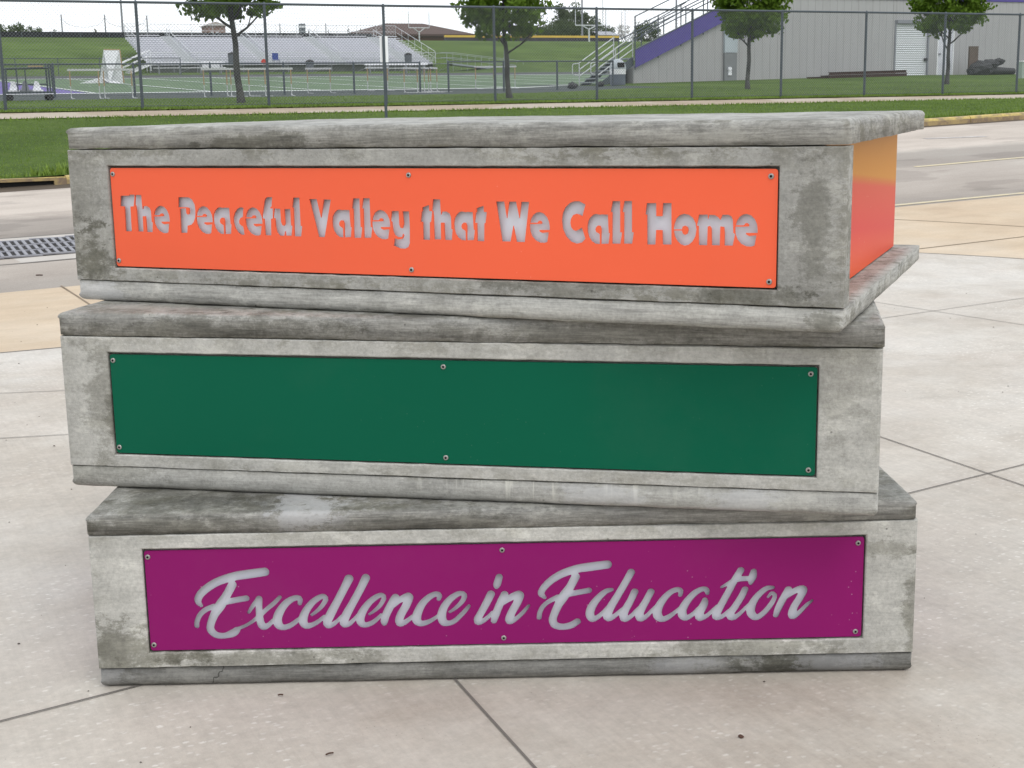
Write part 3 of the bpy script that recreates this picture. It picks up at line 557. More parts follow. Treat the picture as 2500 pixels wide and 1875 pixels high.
for k, (bx_, by_), a, L, (tb, hb, tt), colr, loops, seed, label in books:
    t = thing('concrete_book', label, 'book sculpture', (bx_, by_, z0), a, 'concrete books stacked in the plaza')
    cm = [conc('concrete_%s_%d' % (k, i), seed * 5 + i, lo, hi, stk, dr, .8 if k == 'T' and i == 0 else .4, stn, .6 if i == 2 else .82, drips=(1.0, 2.44) if (k, i) == ('M', 0) else None, crack=.33 if (k, i) == ('B', 0) else None, H=(tb, hb, tt)[i], L=L) for i, (lo, hi, stk, dr, stn) in enumerate(CT_[k])]
    e = .0015
    o = obj('bottom_cover', slab(L, D, tb - e, False, seed), cm[0], t, (0, .003 if k != 'B' else .006, 0), smooth=True)
    o = obj('spine', spine_mesh(L, hb - 2 * e, tb + e), cm[1], t, (0, 0, tb + e), smooth=False)
    o = obj('top_cover', slab(L + (.006 if k == 'M' else 0), D, tt - e, True, seed + 7, .02), cm[2], t, (-.003 if k == 'M' else 0, .002, tb + hb + e), smooth=True)
    if k == 'B': o.location.x = -.004
    pz0, pz1 = tb + e, tb + hb - e
    bm = NB(); bx(bm, .09, L - .09, .085, 1.60, 0, hb - 2 * e); obj('page_block', bm, cm[1], t, (0, 0, tb + e))
    pc = colr if k != 'T' else (.58, .070, .032)
    em = enamel('enamel_' + k, colr, seed, {'B': .9, 'M': .15, 'T': .35}[k])
    es = enamel('enamel_side_' + k, pc, seed + 20, .8, .3)
    if k == 'T':                                                # page side graded on a slant, ochre through red to orange
        g = Mat('page_side_gradient', .3, 0, .3); g.b.inputs['IOR'].default_value = 1.14; gx = g.xyz(); vv = g.math('SUBTRACT', 1., g.math('DIVIDE', gx[2], hb))
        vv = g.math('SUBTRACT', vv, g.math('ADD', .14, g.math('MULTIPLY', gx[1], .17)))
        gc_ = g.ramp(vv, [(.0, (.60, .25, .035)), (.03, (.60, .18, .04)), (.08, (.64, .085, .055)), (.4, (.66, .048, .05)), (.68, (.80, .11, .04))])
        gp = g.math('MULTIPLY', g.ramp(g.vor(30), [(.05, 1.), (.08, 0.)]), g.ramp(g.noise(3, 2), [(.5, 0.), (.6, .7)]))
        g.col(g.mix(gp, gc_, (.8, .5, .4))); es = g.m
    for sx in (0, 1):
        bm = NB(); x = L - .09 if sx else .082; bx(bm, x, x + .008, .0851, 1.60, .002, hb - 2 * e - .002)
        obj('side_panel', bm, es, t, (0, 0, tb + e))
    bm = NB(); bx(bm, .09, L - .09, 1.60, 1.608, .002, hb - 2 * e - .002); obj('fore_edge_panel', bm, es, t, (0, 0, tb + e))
    if loops:
        bm = NB(); bx(bm, PU0 + .02, PU1 - .02, 0, .004, PV0 + .015, PV1 - .015); obj('backing_board', bm, screwb, t, (0, .0215, 0))
    pl = obj('name_plate', plate_mesh(loops), em, t, (0, .0095, 0))
    for i, (u, v) in enumerate([(.170, .409), (1.217, .409), (2.272, .409), (.170, .134), (1.217, .134), (2.272, .132)]):
        if proto_screw is None: s_ = proto_screw = obj('screw', screw_mesh(), [screwm, blk], pl)
        else: s_ = proto_screw.copy(); sc.collection.objects.link(s_); s_.parent = pl
        s_.location = (u, -.0026, v)
    z0 += tb + hb + tt
# crack in the bottom book's lower cover
# debris on the plaza
def ontop(px, py):
    s, n = hit(px, py); return W(s, n, zt(s, n) + .003)
t = NB(); bmesh.ops.create_icosphere(t, subdivisions=2, radius=.009)
for v in t.verts: v.co.z = max(-.003, v.co.z * .55); v.co += noise.noise_vector(v.co * 90) * .004
tag(obj('dry_seed', t, rust, loc=ontop(1809, 1800)), 'small dark brown seed on the paving in front of the stack', 'seed')
for (px, py, ln, rz, lb) in ((805, 1845, .022, .5, 'short dark twig on the paving near the bottom edge'), (685, 1701, .016, .1, 'tiny dark twig on the paving just in front of the purple book'), (96, 673, .07, -.15, 'thin dark stick lying on the asphalt by the drain grate')):
    t = NB(); path(t, [(-ln / 2, 0, .003), (0, ln * .06, .004), (ln / 2, 0, .003)], .0022 if ln < .05 else .006, 6)
    tag(obj('twig', t, rust, loc=ontop(px, py), rz=rz), lb, 'twig')
rnd = random.Random(4); t = NB()
for i in range(420):
    S_, N_ = rnd.uniform(-3.5, 9), rnd.uniform(2.8, 13)
    p = W(S_, N_, zt(S_, N_) + .002); r = rnd.uniform(.0015, .005); a = rnd.uniform(0, 6.28)
    if rnd.random() < .35: r *= 1.6
    vs = [t.verts.new((p.x + r * math.cos(a + q), p.y + r * math.sin(a + q) * rnd.uniform(.4, 1), p.z)) for q in (0, 1.3, 2.5, 3.9, 5.1)]
    tp = t.verts.new((p.x, p.y, p.z + r * .6))
    for u, v in zip(vs, vs[1:] + vs[:1]): t.faces.new((u, v, tp))
tag(obj('scattered_grit', t, flat('grit', (.09, .075, .06), .9)), None, None, None, 'stuff')

# ------------------------------------------------------------------ tall chain link fence behind the sidewalk (aligned with the street)
def fence(name, label, Sposts, N, ztop, zg, r, cell, wr, mats, cat='fence', post_r=.036):
    S0, S1 = Sposts[0], Sposts[-1]; t = thing(name, label, cat, W(S0, N, 0), TH)
    for s_ in Sposts:
        bm = NB(); z = zg(s_); tube(bm, (s_ - S0, 0, z - .1), (s_ - S0, 0, ztop), post_r, 10)
        tube(bm, (s_ - S0, 0, ztop), (s_ - S0, 0, ztop + .05), post_r * 1.15, 10, post_r * .5); obj('post', bm, mats[0], t)
    bm = NB(); tube(bm, (0, 0, ztop), (S1 - S0, 0, ztop), r, 10); obj('top_rail', bm, mats[0], t)
    z0_ = min(zg(S0), zg(S1)) + .05
    bm = NB(); links(bm, (0, -.03, z0_), (S1 - S0, -.03, z0_), ztop - z0_ - .01, cell, wr); obj('chain_link_mesh', bm, mats[1], t)
    bm = NB(); tube(bm, (0, 0, z0_ + .02), (S1 - S0, 0, z0_ + .02), .006, 5); obj('bottom_wire', bm, mats[0], t)
    return t
posts = [3.73 + 3.04 * k for k in range(-2, 14)]
fence('chain_link_fence', 'tall grey chain link fence running the whole width behind the sidewalk', posts, 33.8, 4.12, lambda s: zt(s, 33.8),   .030, .078, .0024, (galvd, wiremat))
# low fences along the running track
zl_ = lambda s: zt(s, 51.5)
fence('low_chain_link_fence', 'low grey chain link fence along the near edge of the running track', [4.6 + 2.74 * k for k in range(-2, 6)] + [21.0], 51.5, 3.27, zl_, .028, .12, .0022, (galvd, wiremat), post_r=.04)
fence('low_chain_link_fence', 'short run of low chain link fence between the second street tree and the steel stairs', [22.2, 24.6, 27.0, 29.6], 51.5, 3.30, zl_, .028, .12, .0022, (galvd, wiremat), post_r=.04)
fence('low_chain_link_fence', 'thin far chain link fence below the grass bank left of the bleachers', [10 + 3 * k for k in range(-3, 6)], 109.5, 5.45, lambda s: zt(s, 109.5), .03, .3, .003, (galvd, wiremat), post_r=.03)

# sign on a channel post in the verge, seen from its back
N_ = 26.5; s_, z_ = onN(936, 88, N_); t = thing('street_sign', 'dark channel post with narrow white sign seen edge on, behind the top book', 'sign', G(s_, N_), TH)
zg = zt(s_, N_); bm = NB(); bx(bm, -.023, .023, -.02, -.008, -.1, z_ - zg); bx(bm, -.023, -.017, -.008, .02, -.1, z_ - zg); bx(bm, .017, .023, -.008, .02, -.1, z_ - zg); obj('post', bm, galvd, t)
_, zb = onN(938, 152, N_)
bm = NB(); M_ = Matrix.Rotation(.3, 4, 'Z'); bx(bm, -.075, .125, .025, .029, zb - zg, z_ - zg - .0, M_); obj('sign_panel', bm, flat('sign_white', (.93, .94, .95), .4, 0, .02), t)

# ------------------------------------------------------------------ trees
def leaf_mat(name, c0, c1):
    m = Mat(name, .6, 0, .12); f = m.noise(2.2, 3, .5); g = m.noise(14, 3, .6)
    t = m.mix(f, c0, c1); t = m.mix(.55, t, m.ramp(g, [(.3, .55), (.7, 1.35)]), 'MULTIPLY'); m.col(t)
    m.b.inputs['Subsurface Weight'].default_value = 0.0
    tr = m.nt.nodes.new('ShaderNodeBsdfTranslucent'); m.lk(t, tr.inputs[0]); mxs = m.nt.nodes.new('ShaderNodeMixShader'); mxs.inputs[0].default_value = .22
    out = m.nt.nodes['Material Output']; m.lk(m.b.outputs[0], mxs.inputs[1]); m.lk(tr.outputs[0], mxs.inputs[2]); m.lk(mxs.outputs[0], out.inputs[0]); return m.m
lm_maple = leaf_mat('maple_leaves', (.065, .125, .012), (.16, .255, .030))
lm_far = leaf_mat('far_leaves', (.055, .085, .032), (.10, .135, .05))
lm_ever = leaf_mat('evergreen_needles', (.018, .038, .02), (.03, .055, .03))
lm_bare = leaf_mat('budding_twigs', (.16, .15, .10), (.22, .20, .14))
bark = conc('bark', 40, .035, .09, 0, .3, 0)
def leaf(bm, p, s, rnd, n=None):
    d = Vector((rnd.gauss(0, 1), rnd.gauss(0, 1), rnd.gauss(0, .7))).normalized(); u = d.orthogonal().normalized()
    u = Matrix.Rotation(rnd.uniform(0, 6.28), 3, d) @ u; v = d.cross(u)
    q = [bm.verts.new(p + x) for x in (u * s, v * s * .55 + d * s * .15, -u * s * .8, -v * s * .55 + d * s * .15)]
    bm.faces.new((q[0], q[1], q[2])); bm.faces.new((q[0], q[2], q[3]))
def tree(label, px, py, crown_bottom_h, rx, h, seed, trunk_r=.085, lean=0., n=13000, fork=1.75, name='maple_tree', dens=1., group='young maples in a row behind the fence'):
    rnd = random.Random(seed); s_, n_ = hit(px, py); n_ = max(38.5, min(n_, 43)); s_, _ = onN(px, py, n_)
    base = G(s_, n_); t = thing(name, label, 'tree', base, 0, group)
    bm = NB(); cb = crown_bottom_h; top = h
    pts = []; x = y = 0
    for i in range(9):
        z = (cb + 1.1) * i / 8; x = lean * z / 2.5 + .02 * math.sin(i * 1.7 + seed); y = .02 * math.cos(i * 1.3 + seed); pts.append((Vector((x, y, z - .05)), trunk_r * (1 - .45 * i / 8) * (1.35 if i == 0 else 1)))
    for (a, ra), (b, rb) in zip(pts, pts[1:]): tube(bm, a, b, ra, 10, rb, False)
    ends = []
    def limb(a, d, r, ln, dep):
        p = a.copy()
        for k in range(4):
            q = p + d * ln / 4; tube(bm, p, q, r * (1 - k * .14), 7, r * (1 - (k + 1) * .14), False); p = q
            d = (d + Vector((rnd.uniform(-.2, .2), rnd.uniform(-.2, .2), .08))).normalized()
            if dep > 0 and k >= 1: limb(p, (d + Vector((rnd.uniform(-.9, .9), rnd.uniform(-.9, .9), rnd.uniform(-.1, .5)))).normalized(), r * .5, ln * .6, dep - 1)
        ends.append(p)
    a0 = rnd.uniform(0, 6.28)
    for i in range(8):
        a = a0 + i * 2.4; zf = fork + .22 * i; el = .55 + .07 * i
        if zf > cb + 1.1: zf = cb + 1.05
        p = Vector((lean * zf / 2.5, 0, zf)); limb(p, Vector((math.cos(a) * math.cos(el), math.sin(a) * math.cos(el), math.sin(el))), trunk_r * .42, rx * .66, 2)
    obj('trunk', bm, bark, t, smooth=True)
    bm = NB(); cz = (cb + top) / 2; rz_ = (top - cb) / 2; clumps = []
    for i in range(260):
        while True:
            v = Vector((rnd.uniform(-1, 1), rnd.uniform(-1, 1), rnd.uniform(-1, 1)))
            l = (abs(v.x) ** 2.3 + abs(v.y) ** 2.3) ** (1 / 2.3); e = (l ** 3 + abs(v.z) ** (4 if v.z < 0 else 2.4))
            if .12 < e < 1: break
        clumps.append((Vector((v.x * rx * .92, v.y * rx * .92, cz + v.z * rz_ * .94)), rnd.uniform(.18, .42)))
    for i in range(n):
        c, r = rnd.choice(clumps); v = Vector((rnd.gauss(0, 1), rnd.gauss(0, 1), rnd.gauss(0, .7))); v = v.normalized() * r * rnd.random() ** .4
        v.z *= .75; leaf(bm, c + v + Vector((lean, 0, 0)), rnd.uniform(.06, .115), rnd)
    obj('crown', bm, lm_maple, t)
    return t
tree('young maple with dark round crown in front of the left part of the bleachers', 588, 253, 2.15, 1.55, 5.6, 1, .10, -.12)
tree('young maple with crown reaching below the fence rail, right of the sign post', 1243, 240, 1.75, 1.5, 5.3, 2, .085, -.12, fork=1.3)
tree('young maple with forked limbs in front of the grey ribbed stand wall', 1825, 217, 1.75, 1.30, 5.2, 3, .085, .06, fork=1.25)
tree('young maple in front of the white doors of the grey stand', 2312, 205, 1.85, 1.5, 5.3, 5, .085, 0.02, fork=1.3)

def far_tree(label, px, top_y, base_y, wpx, N, mat, seed, kind='round', group='trees on the skyline', name='broadleaf_tree', n=900):
    rnd = random.Random(seed); s_, zt_ = onN(px, top_y, N); sl, _ = onN(px - wpx / 2, top_y, N); sr, _ = onN(px + wpx / 2, top_y, N)
    _, zb_ = onN(px, base_y, N); zb_ = min(zb_, zt(s_, N)); H_ = zt_ - zb_; rr = (sr - sl) / 2; t = thing(name, label, 'tree', W(s_, N, zb_), TH, group)
    bm = NB(); tube(bm, (0, 0, -.2), (0, 0, H_ * .6), max(.12, rr * .07), 6, .05)
    for i in range(7): a = i * 2.4; tube(bm, (0, 0, H_ * (.25 + .04 * i)), (rr * .7 * math.cos(a), rr * .5 * math.sin(a), H_ * (.5 + .05 * i)), max(.05, rr * .03), 5, .03)
    obj('trunk', bm, bark, t); bm = NB(); cl = []
    for i in range(60):
        if kind == 'cone': z = rnd.random() ** 1.3; q = (1 - z) * rr; a = rnd.uniform(0, 6.28); cl.append((Vector((q * math.cos(a) * .8, q * math.sin(a) * .8, H_ * (.08 + .92 * z))), rr * .28 * (1.1 - z)))
        else:
            v = Vector((rnd.gauss(0, 1), rnd.gauss(0, 1), rnd.gauss(0, 1))).normalized() * rnd.uniform(.45, .92); cl.append((Vector((v.x * rr, v.y * rr, H_ * .54 + v.z * H_ * .45)), rr * rnd.uniform(.14, .3)))
    for i in range(int(n * 2.2)):
        c, r = rnd.choice(cl); v = Vector((rnd.gauss(0, 1), rnd.gauss(0, 1), rnd.gauss(0, 1))).normalized() * r * rnd.random() ** .4; leaf(bm, c + v, rnd.uniform(.5, 1) * (max(.12, rr * .075) if kind != 'bare' else rr * .045), rnd)
    obj('crown', bm, mat, t); return t
for a in [('broad bushy tree at the far left edge of the skyline', 20, 56, 88, 110, 200, lm_far, 11), ('low bushy tree just right of the far left tree on the skyline', 78, 60, 88, 60, 205, lm_far, 12),
          ('small shrub on the skyline left of the netting poles', 132, 68, 86, 36, 205, lm_far, 13), ('small pale tree on the skyline behind the left end of the bleachers', 232, 66, 84, 28, 230, lm_bare, 15)]: far_tree(*a[:6], a[6], a[7], n=1300)
far_tree('tall pale green tree rising right of the second maple', 1395, 4, 95, 110, 235, lm_far, 21, n=2600)
far_tree('dense green tree behind the goalpost stem', 1372, 50, 98, 120, 225, lm_far, 22, n=2200)
far_tree('mid green tree left of the near goalpost', 1310, 62, 98, 70, 240, lm_ever, 23, n=1400)
far_tree('mid green rounded tree right of the goalpost', 1463, 44, 98, 72, 230, lm_far, 24, n=1800)
far_tree('pale budding tree left of the round olive tree', 1527, 48, 92, 56, 250, lm_bare, 25, 'bare', n=1500)
far_tree('round olive tree beside the steel stair rails', 1578, 40, 95, 66, 230, lm_far, 26, n=1900)
far_tree('low dark leafy tree behind the second maple crown', 1262, 66, 98, 60, 232, lm_ever, 31, n=1500)
far_tree('low leafy tree between the goalpost and the near light pole', 1345, 70, 98, 50, 236, lm_far, 32, n=1400)
far_tree('dark spruce right of the brown roof', 1176, 52, 98, 34, 235, lm_ever, 27, 'cone', 'spruces on the skyline', 'spruce_tree', 900)
far_tree('dark spruce close beside the second maple trunk', 1206, 45, 98, 44, 235, lm_ever, 28, 'cone', 'spruces on the skyline', 'spruce_tree', 900)
for px, ty, wp, lb in ((850, 58, 16, 'tallest small spruce left of the brown roof'), (753, 73, 10, 'leftmost small spruce behind the bleachers'), (767, 72, 11, 'small spruce next to the leftmost one behind the bleachers'), (801, 72, 15, 'stubby dark bush with a pole between the small spruces'), (880, 70, 8, 'thin spruce tip at the left end of the brown roof')):
    far_tree(lb, px, ty, 93, wp, 220, lm_ever, px, 'cone', 'spruces on the skyline', 'spruce_tree', 350)

# ------------------------------------------------------------------ far bleachers (aligned with the street, facing the field)
S0_, S1_, NF, NBk, zf_, zb_ = 25.2, 51.2, 121.7, 131.5, 5.30, 8.06
t = thing('bleachers', 'long aluminium spectator bleachers with four stair aisles across the field', 'bleachers', W(S0_, NF, 0), TH)
Lb = S1_ - S0_; rows = 13; dn = (NBk - NF) / rows; dz_ = (zb_ - zf_) / rows; aisles = [3.6, 10.4, 17.0, 23.4]
bm = NB(); b2 = NB()
for i in range(rows):
    n = i * dn; z = zf_ + i * dz_; xr = Lb; segs = []; x = 0.
    for ax in aisles: segs.append((x, ax - .6)); x = ax + .6
    segs.append((x, xr))
    for a, b in segs: bx(bm, a, b, n + dn * .45, n + dn * .85, z + .32, z + .36)
    bx(b2, 0, xr, n, n + dn * .98, z - .03, z); bx(b2, 0, xr, n + dn * .9, n + dn * .93, z + .002, z + dz_ - .03)
obj('seats', bm, alum, t); obj('decking', b2, flat('deck_plank', (.60, .605, .64), .5, .1, .15, 3), t)
for ax in aisles:
    bm = NB()
    for i in range(rows * 2): bx(bm, ax - .5, ax + .5, i * dn / 2, i * dn / 2 + .06, zf_ + i * dz_ / 2 - .02, zf_ + i * dz_ / 2 + .16)
    obj('aisle_steps', bm, galv2, t)
    bm = NB()
    for (i0, i1) in ((1, 5), (6, 12)):
        for k in (i0, i1): tube(bm, (ax, k * dn, zf_ + k * dz_), (ax, k * dn, zf_ + k * dz_ + .95), .03, 6)
        for hz in (.95, .5): tube(bm, (ax, i0 * dn, zf_ + i0 * dz_ + hz), (ax, i1 * dn, zf_ + i1 * dz_ + hz), .03, 6)
    obj('aisle_rail', bm, galv2, t)
def rail(nm, pts, hgt, gap, mt, mesh=True, mid=True):
    bm = NB()
    for a, b in zip(pts, pts[1:]):
        a, b = Vector(a), Vector(b); k = max(1, round((b - a).length / gap)); h_ = Vector((0, 0, hgt))
        for i in range(k + 1): p = a + (b - a) * i / k; tube(bm, p, p + h_, .02, 6)
        tube(bm, a + h_, b + h_, .024, 6)
        if mid: tube(bm, a + h_ * .5, b + h_ * .5, .018, 5)
        if mesh and abs((b - a).z) < .5: links(bm, a, b, hgt, .35, .008)
    return obj(nm, bm, mt, t)
rail('back_railing', [(0, NBk - NF, zb_), (Lb, NBk - NF, zb_)], 1.15, 1.95, galv2)
rail('front_railing', [(0, -.1, zf_), (Lb, -.1, zf_)], 1.0, 1.95, galv2)
rail('side_railing', [(0, NBk - NF, zb_), (0, 5.2, zf_ + 5.2 / (NBk - NF) * (zb_ - zf_))], 1.1, 1.6, galv2, False)
rail('side_railing', [(Lb, NBk - NF, zb_), (Lb, 0, zf_)], 1.1, 1.6, galv2, False)
for i in range(14):
    x = min(Lb - .06, i * Lb / 13); bm = NB(); prism(bm, [(x, 4.3), (x + .06, 4.3), (x + .06, zf_), (x, zf_)], 0, .1)
    if i % 2: tube(bm, (x + .03, .05, 4.5), (x + Lb / 13 * .95, .05, zf_ - .1), .025, 5)
    obj('support_leg', bm, alumd, t)
bm = NB(); bx(bm, .05, Lb - .05, .45, .5, 4.2, zf_ - .04); obj('skirt_mesh', bm, flat('skirt_dark', (.12, .13, .115), .8, 0, .4, 2), t)
# left access stair and right ramp
bm = NB()
for i in range(9): bx(bm, -2.9 + i * .3, -2.6 + i * .3, -1.4, 0.2, 4.35 + i * .125, 4.40 + i * .125)
for y in (-1.4, .2):
    tube(bm, (-3., y, 5.2), (-.2, y, 6.45), .04, 6); tube(bm, (-3., y, 4.8), (-.2, y, 6.0), .03, 6); tube(bm, (-3, y, 4.2), (-3, y, 5.2), .035, 6); tube(bm, (-.2, y, 4.8), (-.2, y, 6.45), .035, 6)
    prism(bm, [(-3.0, 4.2), (-2.7, 4.2), (0, 5.3), (0, 5.5)], y - .02, y + .02)
obj('access_stair', bm, alum, t)
bm = NB(); x1_ = 8.4; bx(bm, Lb, Lb + 1.2, -1.3, .1, zf_ - .05, zf_)
prism(bm, [(Lb + 1.2, zf_ - .15), (Lb + x1_, zf_ - .9), (Lb + x1_, zf_ - .8), (Lb + 1.2, zf_)], -1.3, .1)
for y in (-1.3, .1):
    for hz in (.95, .5): tube(bm, (Lb, y, zf_ + hz), (Lb + 1.2, y, zf_ + hz), .022, 6); tube(bm, (Lb + 1.2, y, zf_ + hz), (Lb + x1_, y, zf_ - .8 + hz), .022, 6)
    for i in range(6): x = Lb + 1.2 + i * 1.43; zz = zf_ - .8 * (x - Lb - 1.2) / 7.2; tube(bm, (x, y, zz - .8), (x, y, zz + .95), .022, 6)
obj('access_ramp', bm, galv, t)
# things standing in front of the bleachers
def small_thing(name, label, cat, px, py, N, build, rz=TH):
    s_, z_ = onN(px, py, N); o_ = thing(name, label, cat, W(s_, N, max(z_, zt(s_, N) - .05)), rz); build(o_); return o_
def mk(nm, mt, fn, t):
    bm = NB(); fn(bm); return obj(nm, bm, mt, t)
def chair_b(c): 
    def f(t):
        mk('seat', c, lambda b: bx(b, -.25, .25, -.25, .25, .42, .47), t); mk('backrest', c, lambda b: bx(b, -.25, .25, .22, .27, .5, 1.0), t)
        [mk('leg', alumd, lambda b: tube(b, (x, y, 0), (x, y, .43), .02, 6), t) for x in (-.22, .22) for y in (-.22, .22)]
    return f
small_thing('field_chair', 'blue plastic chair standing on the track before the bleachers', 'chair', 675, 160, 114, chair_b(blue))
small_thing('scoring_table', 'pale folding table in front of the left half of the bleachers', 'table', 517, 182, 112, lambda t: (mk('tabletop', white, lambda b: bx(b, -.8, .8, -.35, .35, .95, 1.0), t), mk('front_panel', alum, lambda b: bx(b, -.8, .8, -.36, -.355, .55, .95), t), [mk('leg', alumd, lambda b: tube(b, (x, y, 0), (x, y, .95), .03, 6), t) for x in (-.7, .7) for y in (-.3, .3)]))
small_thing('scoring_table', 'pale folding table in front of the right end of the bleachers', 'table', 1016, 178, 112, lambda t: (mk('tabletop', white, lambda b: bx(b, -.9, .9, -.35, .35, .75, .8), t), [mk('leg', alumd, lambda b: tube(b, (x, y, 0), (x, y, .75), .03, 6), t) for x in (-.7, .7) for y in (-.3, .3)]))
for px, lb in ((425, 'long player bench below the left end of the bleachers'), (930, 'long player bench below the right part of the bleachers')):
    small_thing('player_bench', lb, 'bench', px + 40, 180, 111, lambda t: (mk('seat', alum, lambda b: bx(b, -2.8, 2.8, -.15, .15, .42, .47), t), mk('backrest', alum, lambda b: bx(b, -2.8, 2.8, .15, .19, .7, .9), t), [mk('leg', alumd, lambda b: bx(b, x - .03, x + .03, -.15, .19, 0, .7), t) for x in (-2.4, -.8, .8, 2.4)]))
def barrel(c):
    def f(t):
        mk('bin_body', c, lambda b: tube(b, (0, 0, 0), (0, 0, .8), .3, 14, .33), t); mk('lid', dark, lambda b: (tube(b, (0, 0, .8), (0, 0, .9), .36, 14, .3), tube(b, (0, 0, .9), (0, 0, 1.0), .3, 14, .08)), t)
    return f
for px, N, lb in ((567, 118, 'dark round bin in front of the bleachers behind the first maple'), (997, 118, 'dark round bin in front of the right end of the bleachers'), (757, 112, 'grey bin standing low before the middle of the bleachers')):
    small_thing('round_bin', lb, 'bin', px, 157 if N > 115 else 176, N, barrel(flat('bin_grey', (.10, .11, .13), .6)))
small_thing('marker_flag', 'red oval marker beside a fence post before the bleachers', 'marker', 645, 175, 108, lambda t: (mk('stem', alumd, lambda b: tube(b, (0, 0, 0), (0, 0, .6), .02, 6), t), mk('disc', red, lambda b: tube(b, (0, -.03, .75), (0, .03, .75), .2, 16), t)))

# ------------------------------------------------------------------ skyline: edging, netting poles, houses, goalposts
def wallbar(name, label, cat, x0, x1, ya, yb, N, mat, th=.1, cap=None):
    s0_, z1_ = onN(x0, ya, N); s1_, z1b = onN(x1, ya, N); _, z0_ = onN(x0, yb, N); z1m = (z1_ + z1b) / 2; zl0 = min(zt(s0_, N), z0_) - .1
    t = thing(name, label, cat, W(s0_, N, zl0), TH)
    bm = NB(); bx(bm, 0, s1_ - s0_, -th, th, 0, z1m - zl0); obj('panel', bm, mat, t)
    bm = NB(); k = max(2, int((s1_ - s0_) / 3))
    for i in range(k + 1): tube(bm, ((s1_ - s0_) * i / k, -th - .04, 0), ((s1_ - s0_) * i / k, -th - .04, z1m - zl0), .05, 6)
    obj('posts', bm, galvd, t)
    if cap: bm = NB(); bx(bm, 0, s1_ - s0_, -th - .05, th + .05, z1m - zl0, z1m - zl0 + .28); obj('cap', bm, cap, t)
    return t
wallbar('windscreen_fence', 'low black screened fence along the top of the left grass bank', 'fence', -250, 905, 79, 88, 164, flat('black_screen', (.018, .02, .024), .9, 0, .5, 1))
wallbar('outfield_fence', 'dark outfield fence with yellow cap behind the right grass bank', 'fence', 1085, 1510, 92, 101, 172, flat('outfield_screen', (.045, .042, .055), .9, 0, .4, 1), cap=yel)
_p = []
for i, (px, ty, lb) in enumerate(((149, 36, 'leftmost thin netting pole on the bank'), (255, 36, 'middle thin netting pole on the bank'), (358, 38, 'right thin netting pole beside the bleachers'))):
    s_, z_ = onN(px, ty, 175); zg = zt(s_, 175); o_ = thing('netting_pole', lb, 'pole', W(s_, 175, zg), TH, 'netting poles on the bank'); bm = NB(); tube(bm, (0, 0, -.2), (0, 0, z_ - zg), .09, 8, .07); obj('shaft', bm, alumd, o_); _p.append((s_, z_))
    bm = NB(); tube(bm, (-.12, 0, z_ - zg - .02), (.12, 0, z_ - zg - .02), .03, 6); obj('top_bracket', bm, alumd, o_)
bm = NB()
for (a, za), (b, zb2) in zip(_p, _p[1:]):
    path(bm, [W(a + (b - a) * u, 175, za - .3 - 2.2 * (1 - (2 * u - 1) ** 2) ** .5 * .5) for u in [i / 10 for i in range(11)]], .02, 4)
tag(obj('sagging_net_cable', bm, alumd), 'thin sagging cable strung between the netting poles', 'cable')
def pole(label, px, ty, N, r, name='light_pole', by=None):
    s_, z_ = onN(px, ty, N); zg = zt(s_, N); o_ = thing(name, label, 'pole', W(s_, N, zg), TH)
    bm = NB(); tube(bm, (0, 0, -.2), (0, 0, z_ - zg), r, 10, r * .6); obj('shaft', bm, alumd, o_); bm = NB(); tube(bm, (0, 0, -.2), (0, 0, .5), r * 1.5, 10); obj('base', bm, galvd, o_)
pole('tall light pole on the left bank reaching out of the picture', 286, -120, 170, .13)
pole('tall pole with white foot behind the near goalpost', 1420, -120, 190, .16)
pole('tall pole rising behind the purple staircase', 1652, -120, 120, .12)
pole('short grey pole behind the second maple trunk', 1285, 66, 168, .16)
pole('grey pole close to the second maple trunk', 1234, 86, 112, .22)
pole('thin bare pole above the olive tree', 1479, 24, 200, .08); pole('slim pole left of the pale budding tree', 1518, 28, 205, .07); pole('slim pole right of the pale budding tree', 1526, 24, 208, .07)
pole('pale pole at the left end of the skyline cables behind the bleachers', 683, 58, 175, .1)
pole('pale pole with cross arm above the bleachers', 795, 57, 175, .1)
# dark square pillar on the skyline
s_, z_ = onN(737, 58, 180); s2_, _ = onN(743, 58, 180); zg = zt(s_, 180); t = thing('chimney_pillar', 'dark square pillar standing behind the bleachers', 'pillar', W(s_, 180, zg), TH)
wd = s2_ - s_; bm = NB(); bx(bm, -wd, wd, -.4, .4, -.2, z_ - zg); obj('shaft', bm, galvd, t); bm = NB(); bx(bm, -wd * 1.1, wd * 1.1, -.45, .45, z_ - zg - .5, z_ - zg - .3); obj('band', bm, alum, t)
def goalpost(label, N, xc, yc, xl, xr, yt, by, r):
    s_, zc = onN(xc, yc, N); sl, _ = onN(xl, yc, N); sr, _ = onN(xr, yc, N); _, ztp = onN(xc, yt, N); _, zb3 = onN(xc, by, N); zb3 = min(zb3, zt(s_, N)) if N > 165 else zt(s_, N)
    t = thing('goalpost', label, 'goalpost', W(s_, N, zb3), TH, 'field goalposts')
    mk('stem', galv2, lambda b: tube(b, (0, 0, -.1), (0, 0, zc - zb3 - .35), r * 1.6, 8), t)
    mk('crossbar', galv2, lambda b: (tube(b, (sl - s_, 0, zc - zb3), (sr - s_, 0, zc - zb3), r, 8), tube(b, (0, 0, zc - zb3 - .5), ((sl - s_) * .55, 0, zc - zb3), r, 8), tube(b, (0, 0, zc - zb3 - .5), ((sr - s_) * .55, 0, zc - zb3), r, 8)), t)
    for x in (sl - s_, sr - s_): mk('upright', galv2, lambda b: tube(b, (x, 0, zc - zb3), (x, 0, ztp - zb3), r * .8, 8), t)
goalpost('white goalpost on the far bank right of the second maple', 160, 1438, 62, 1405, 1472, -20, 102, .075)
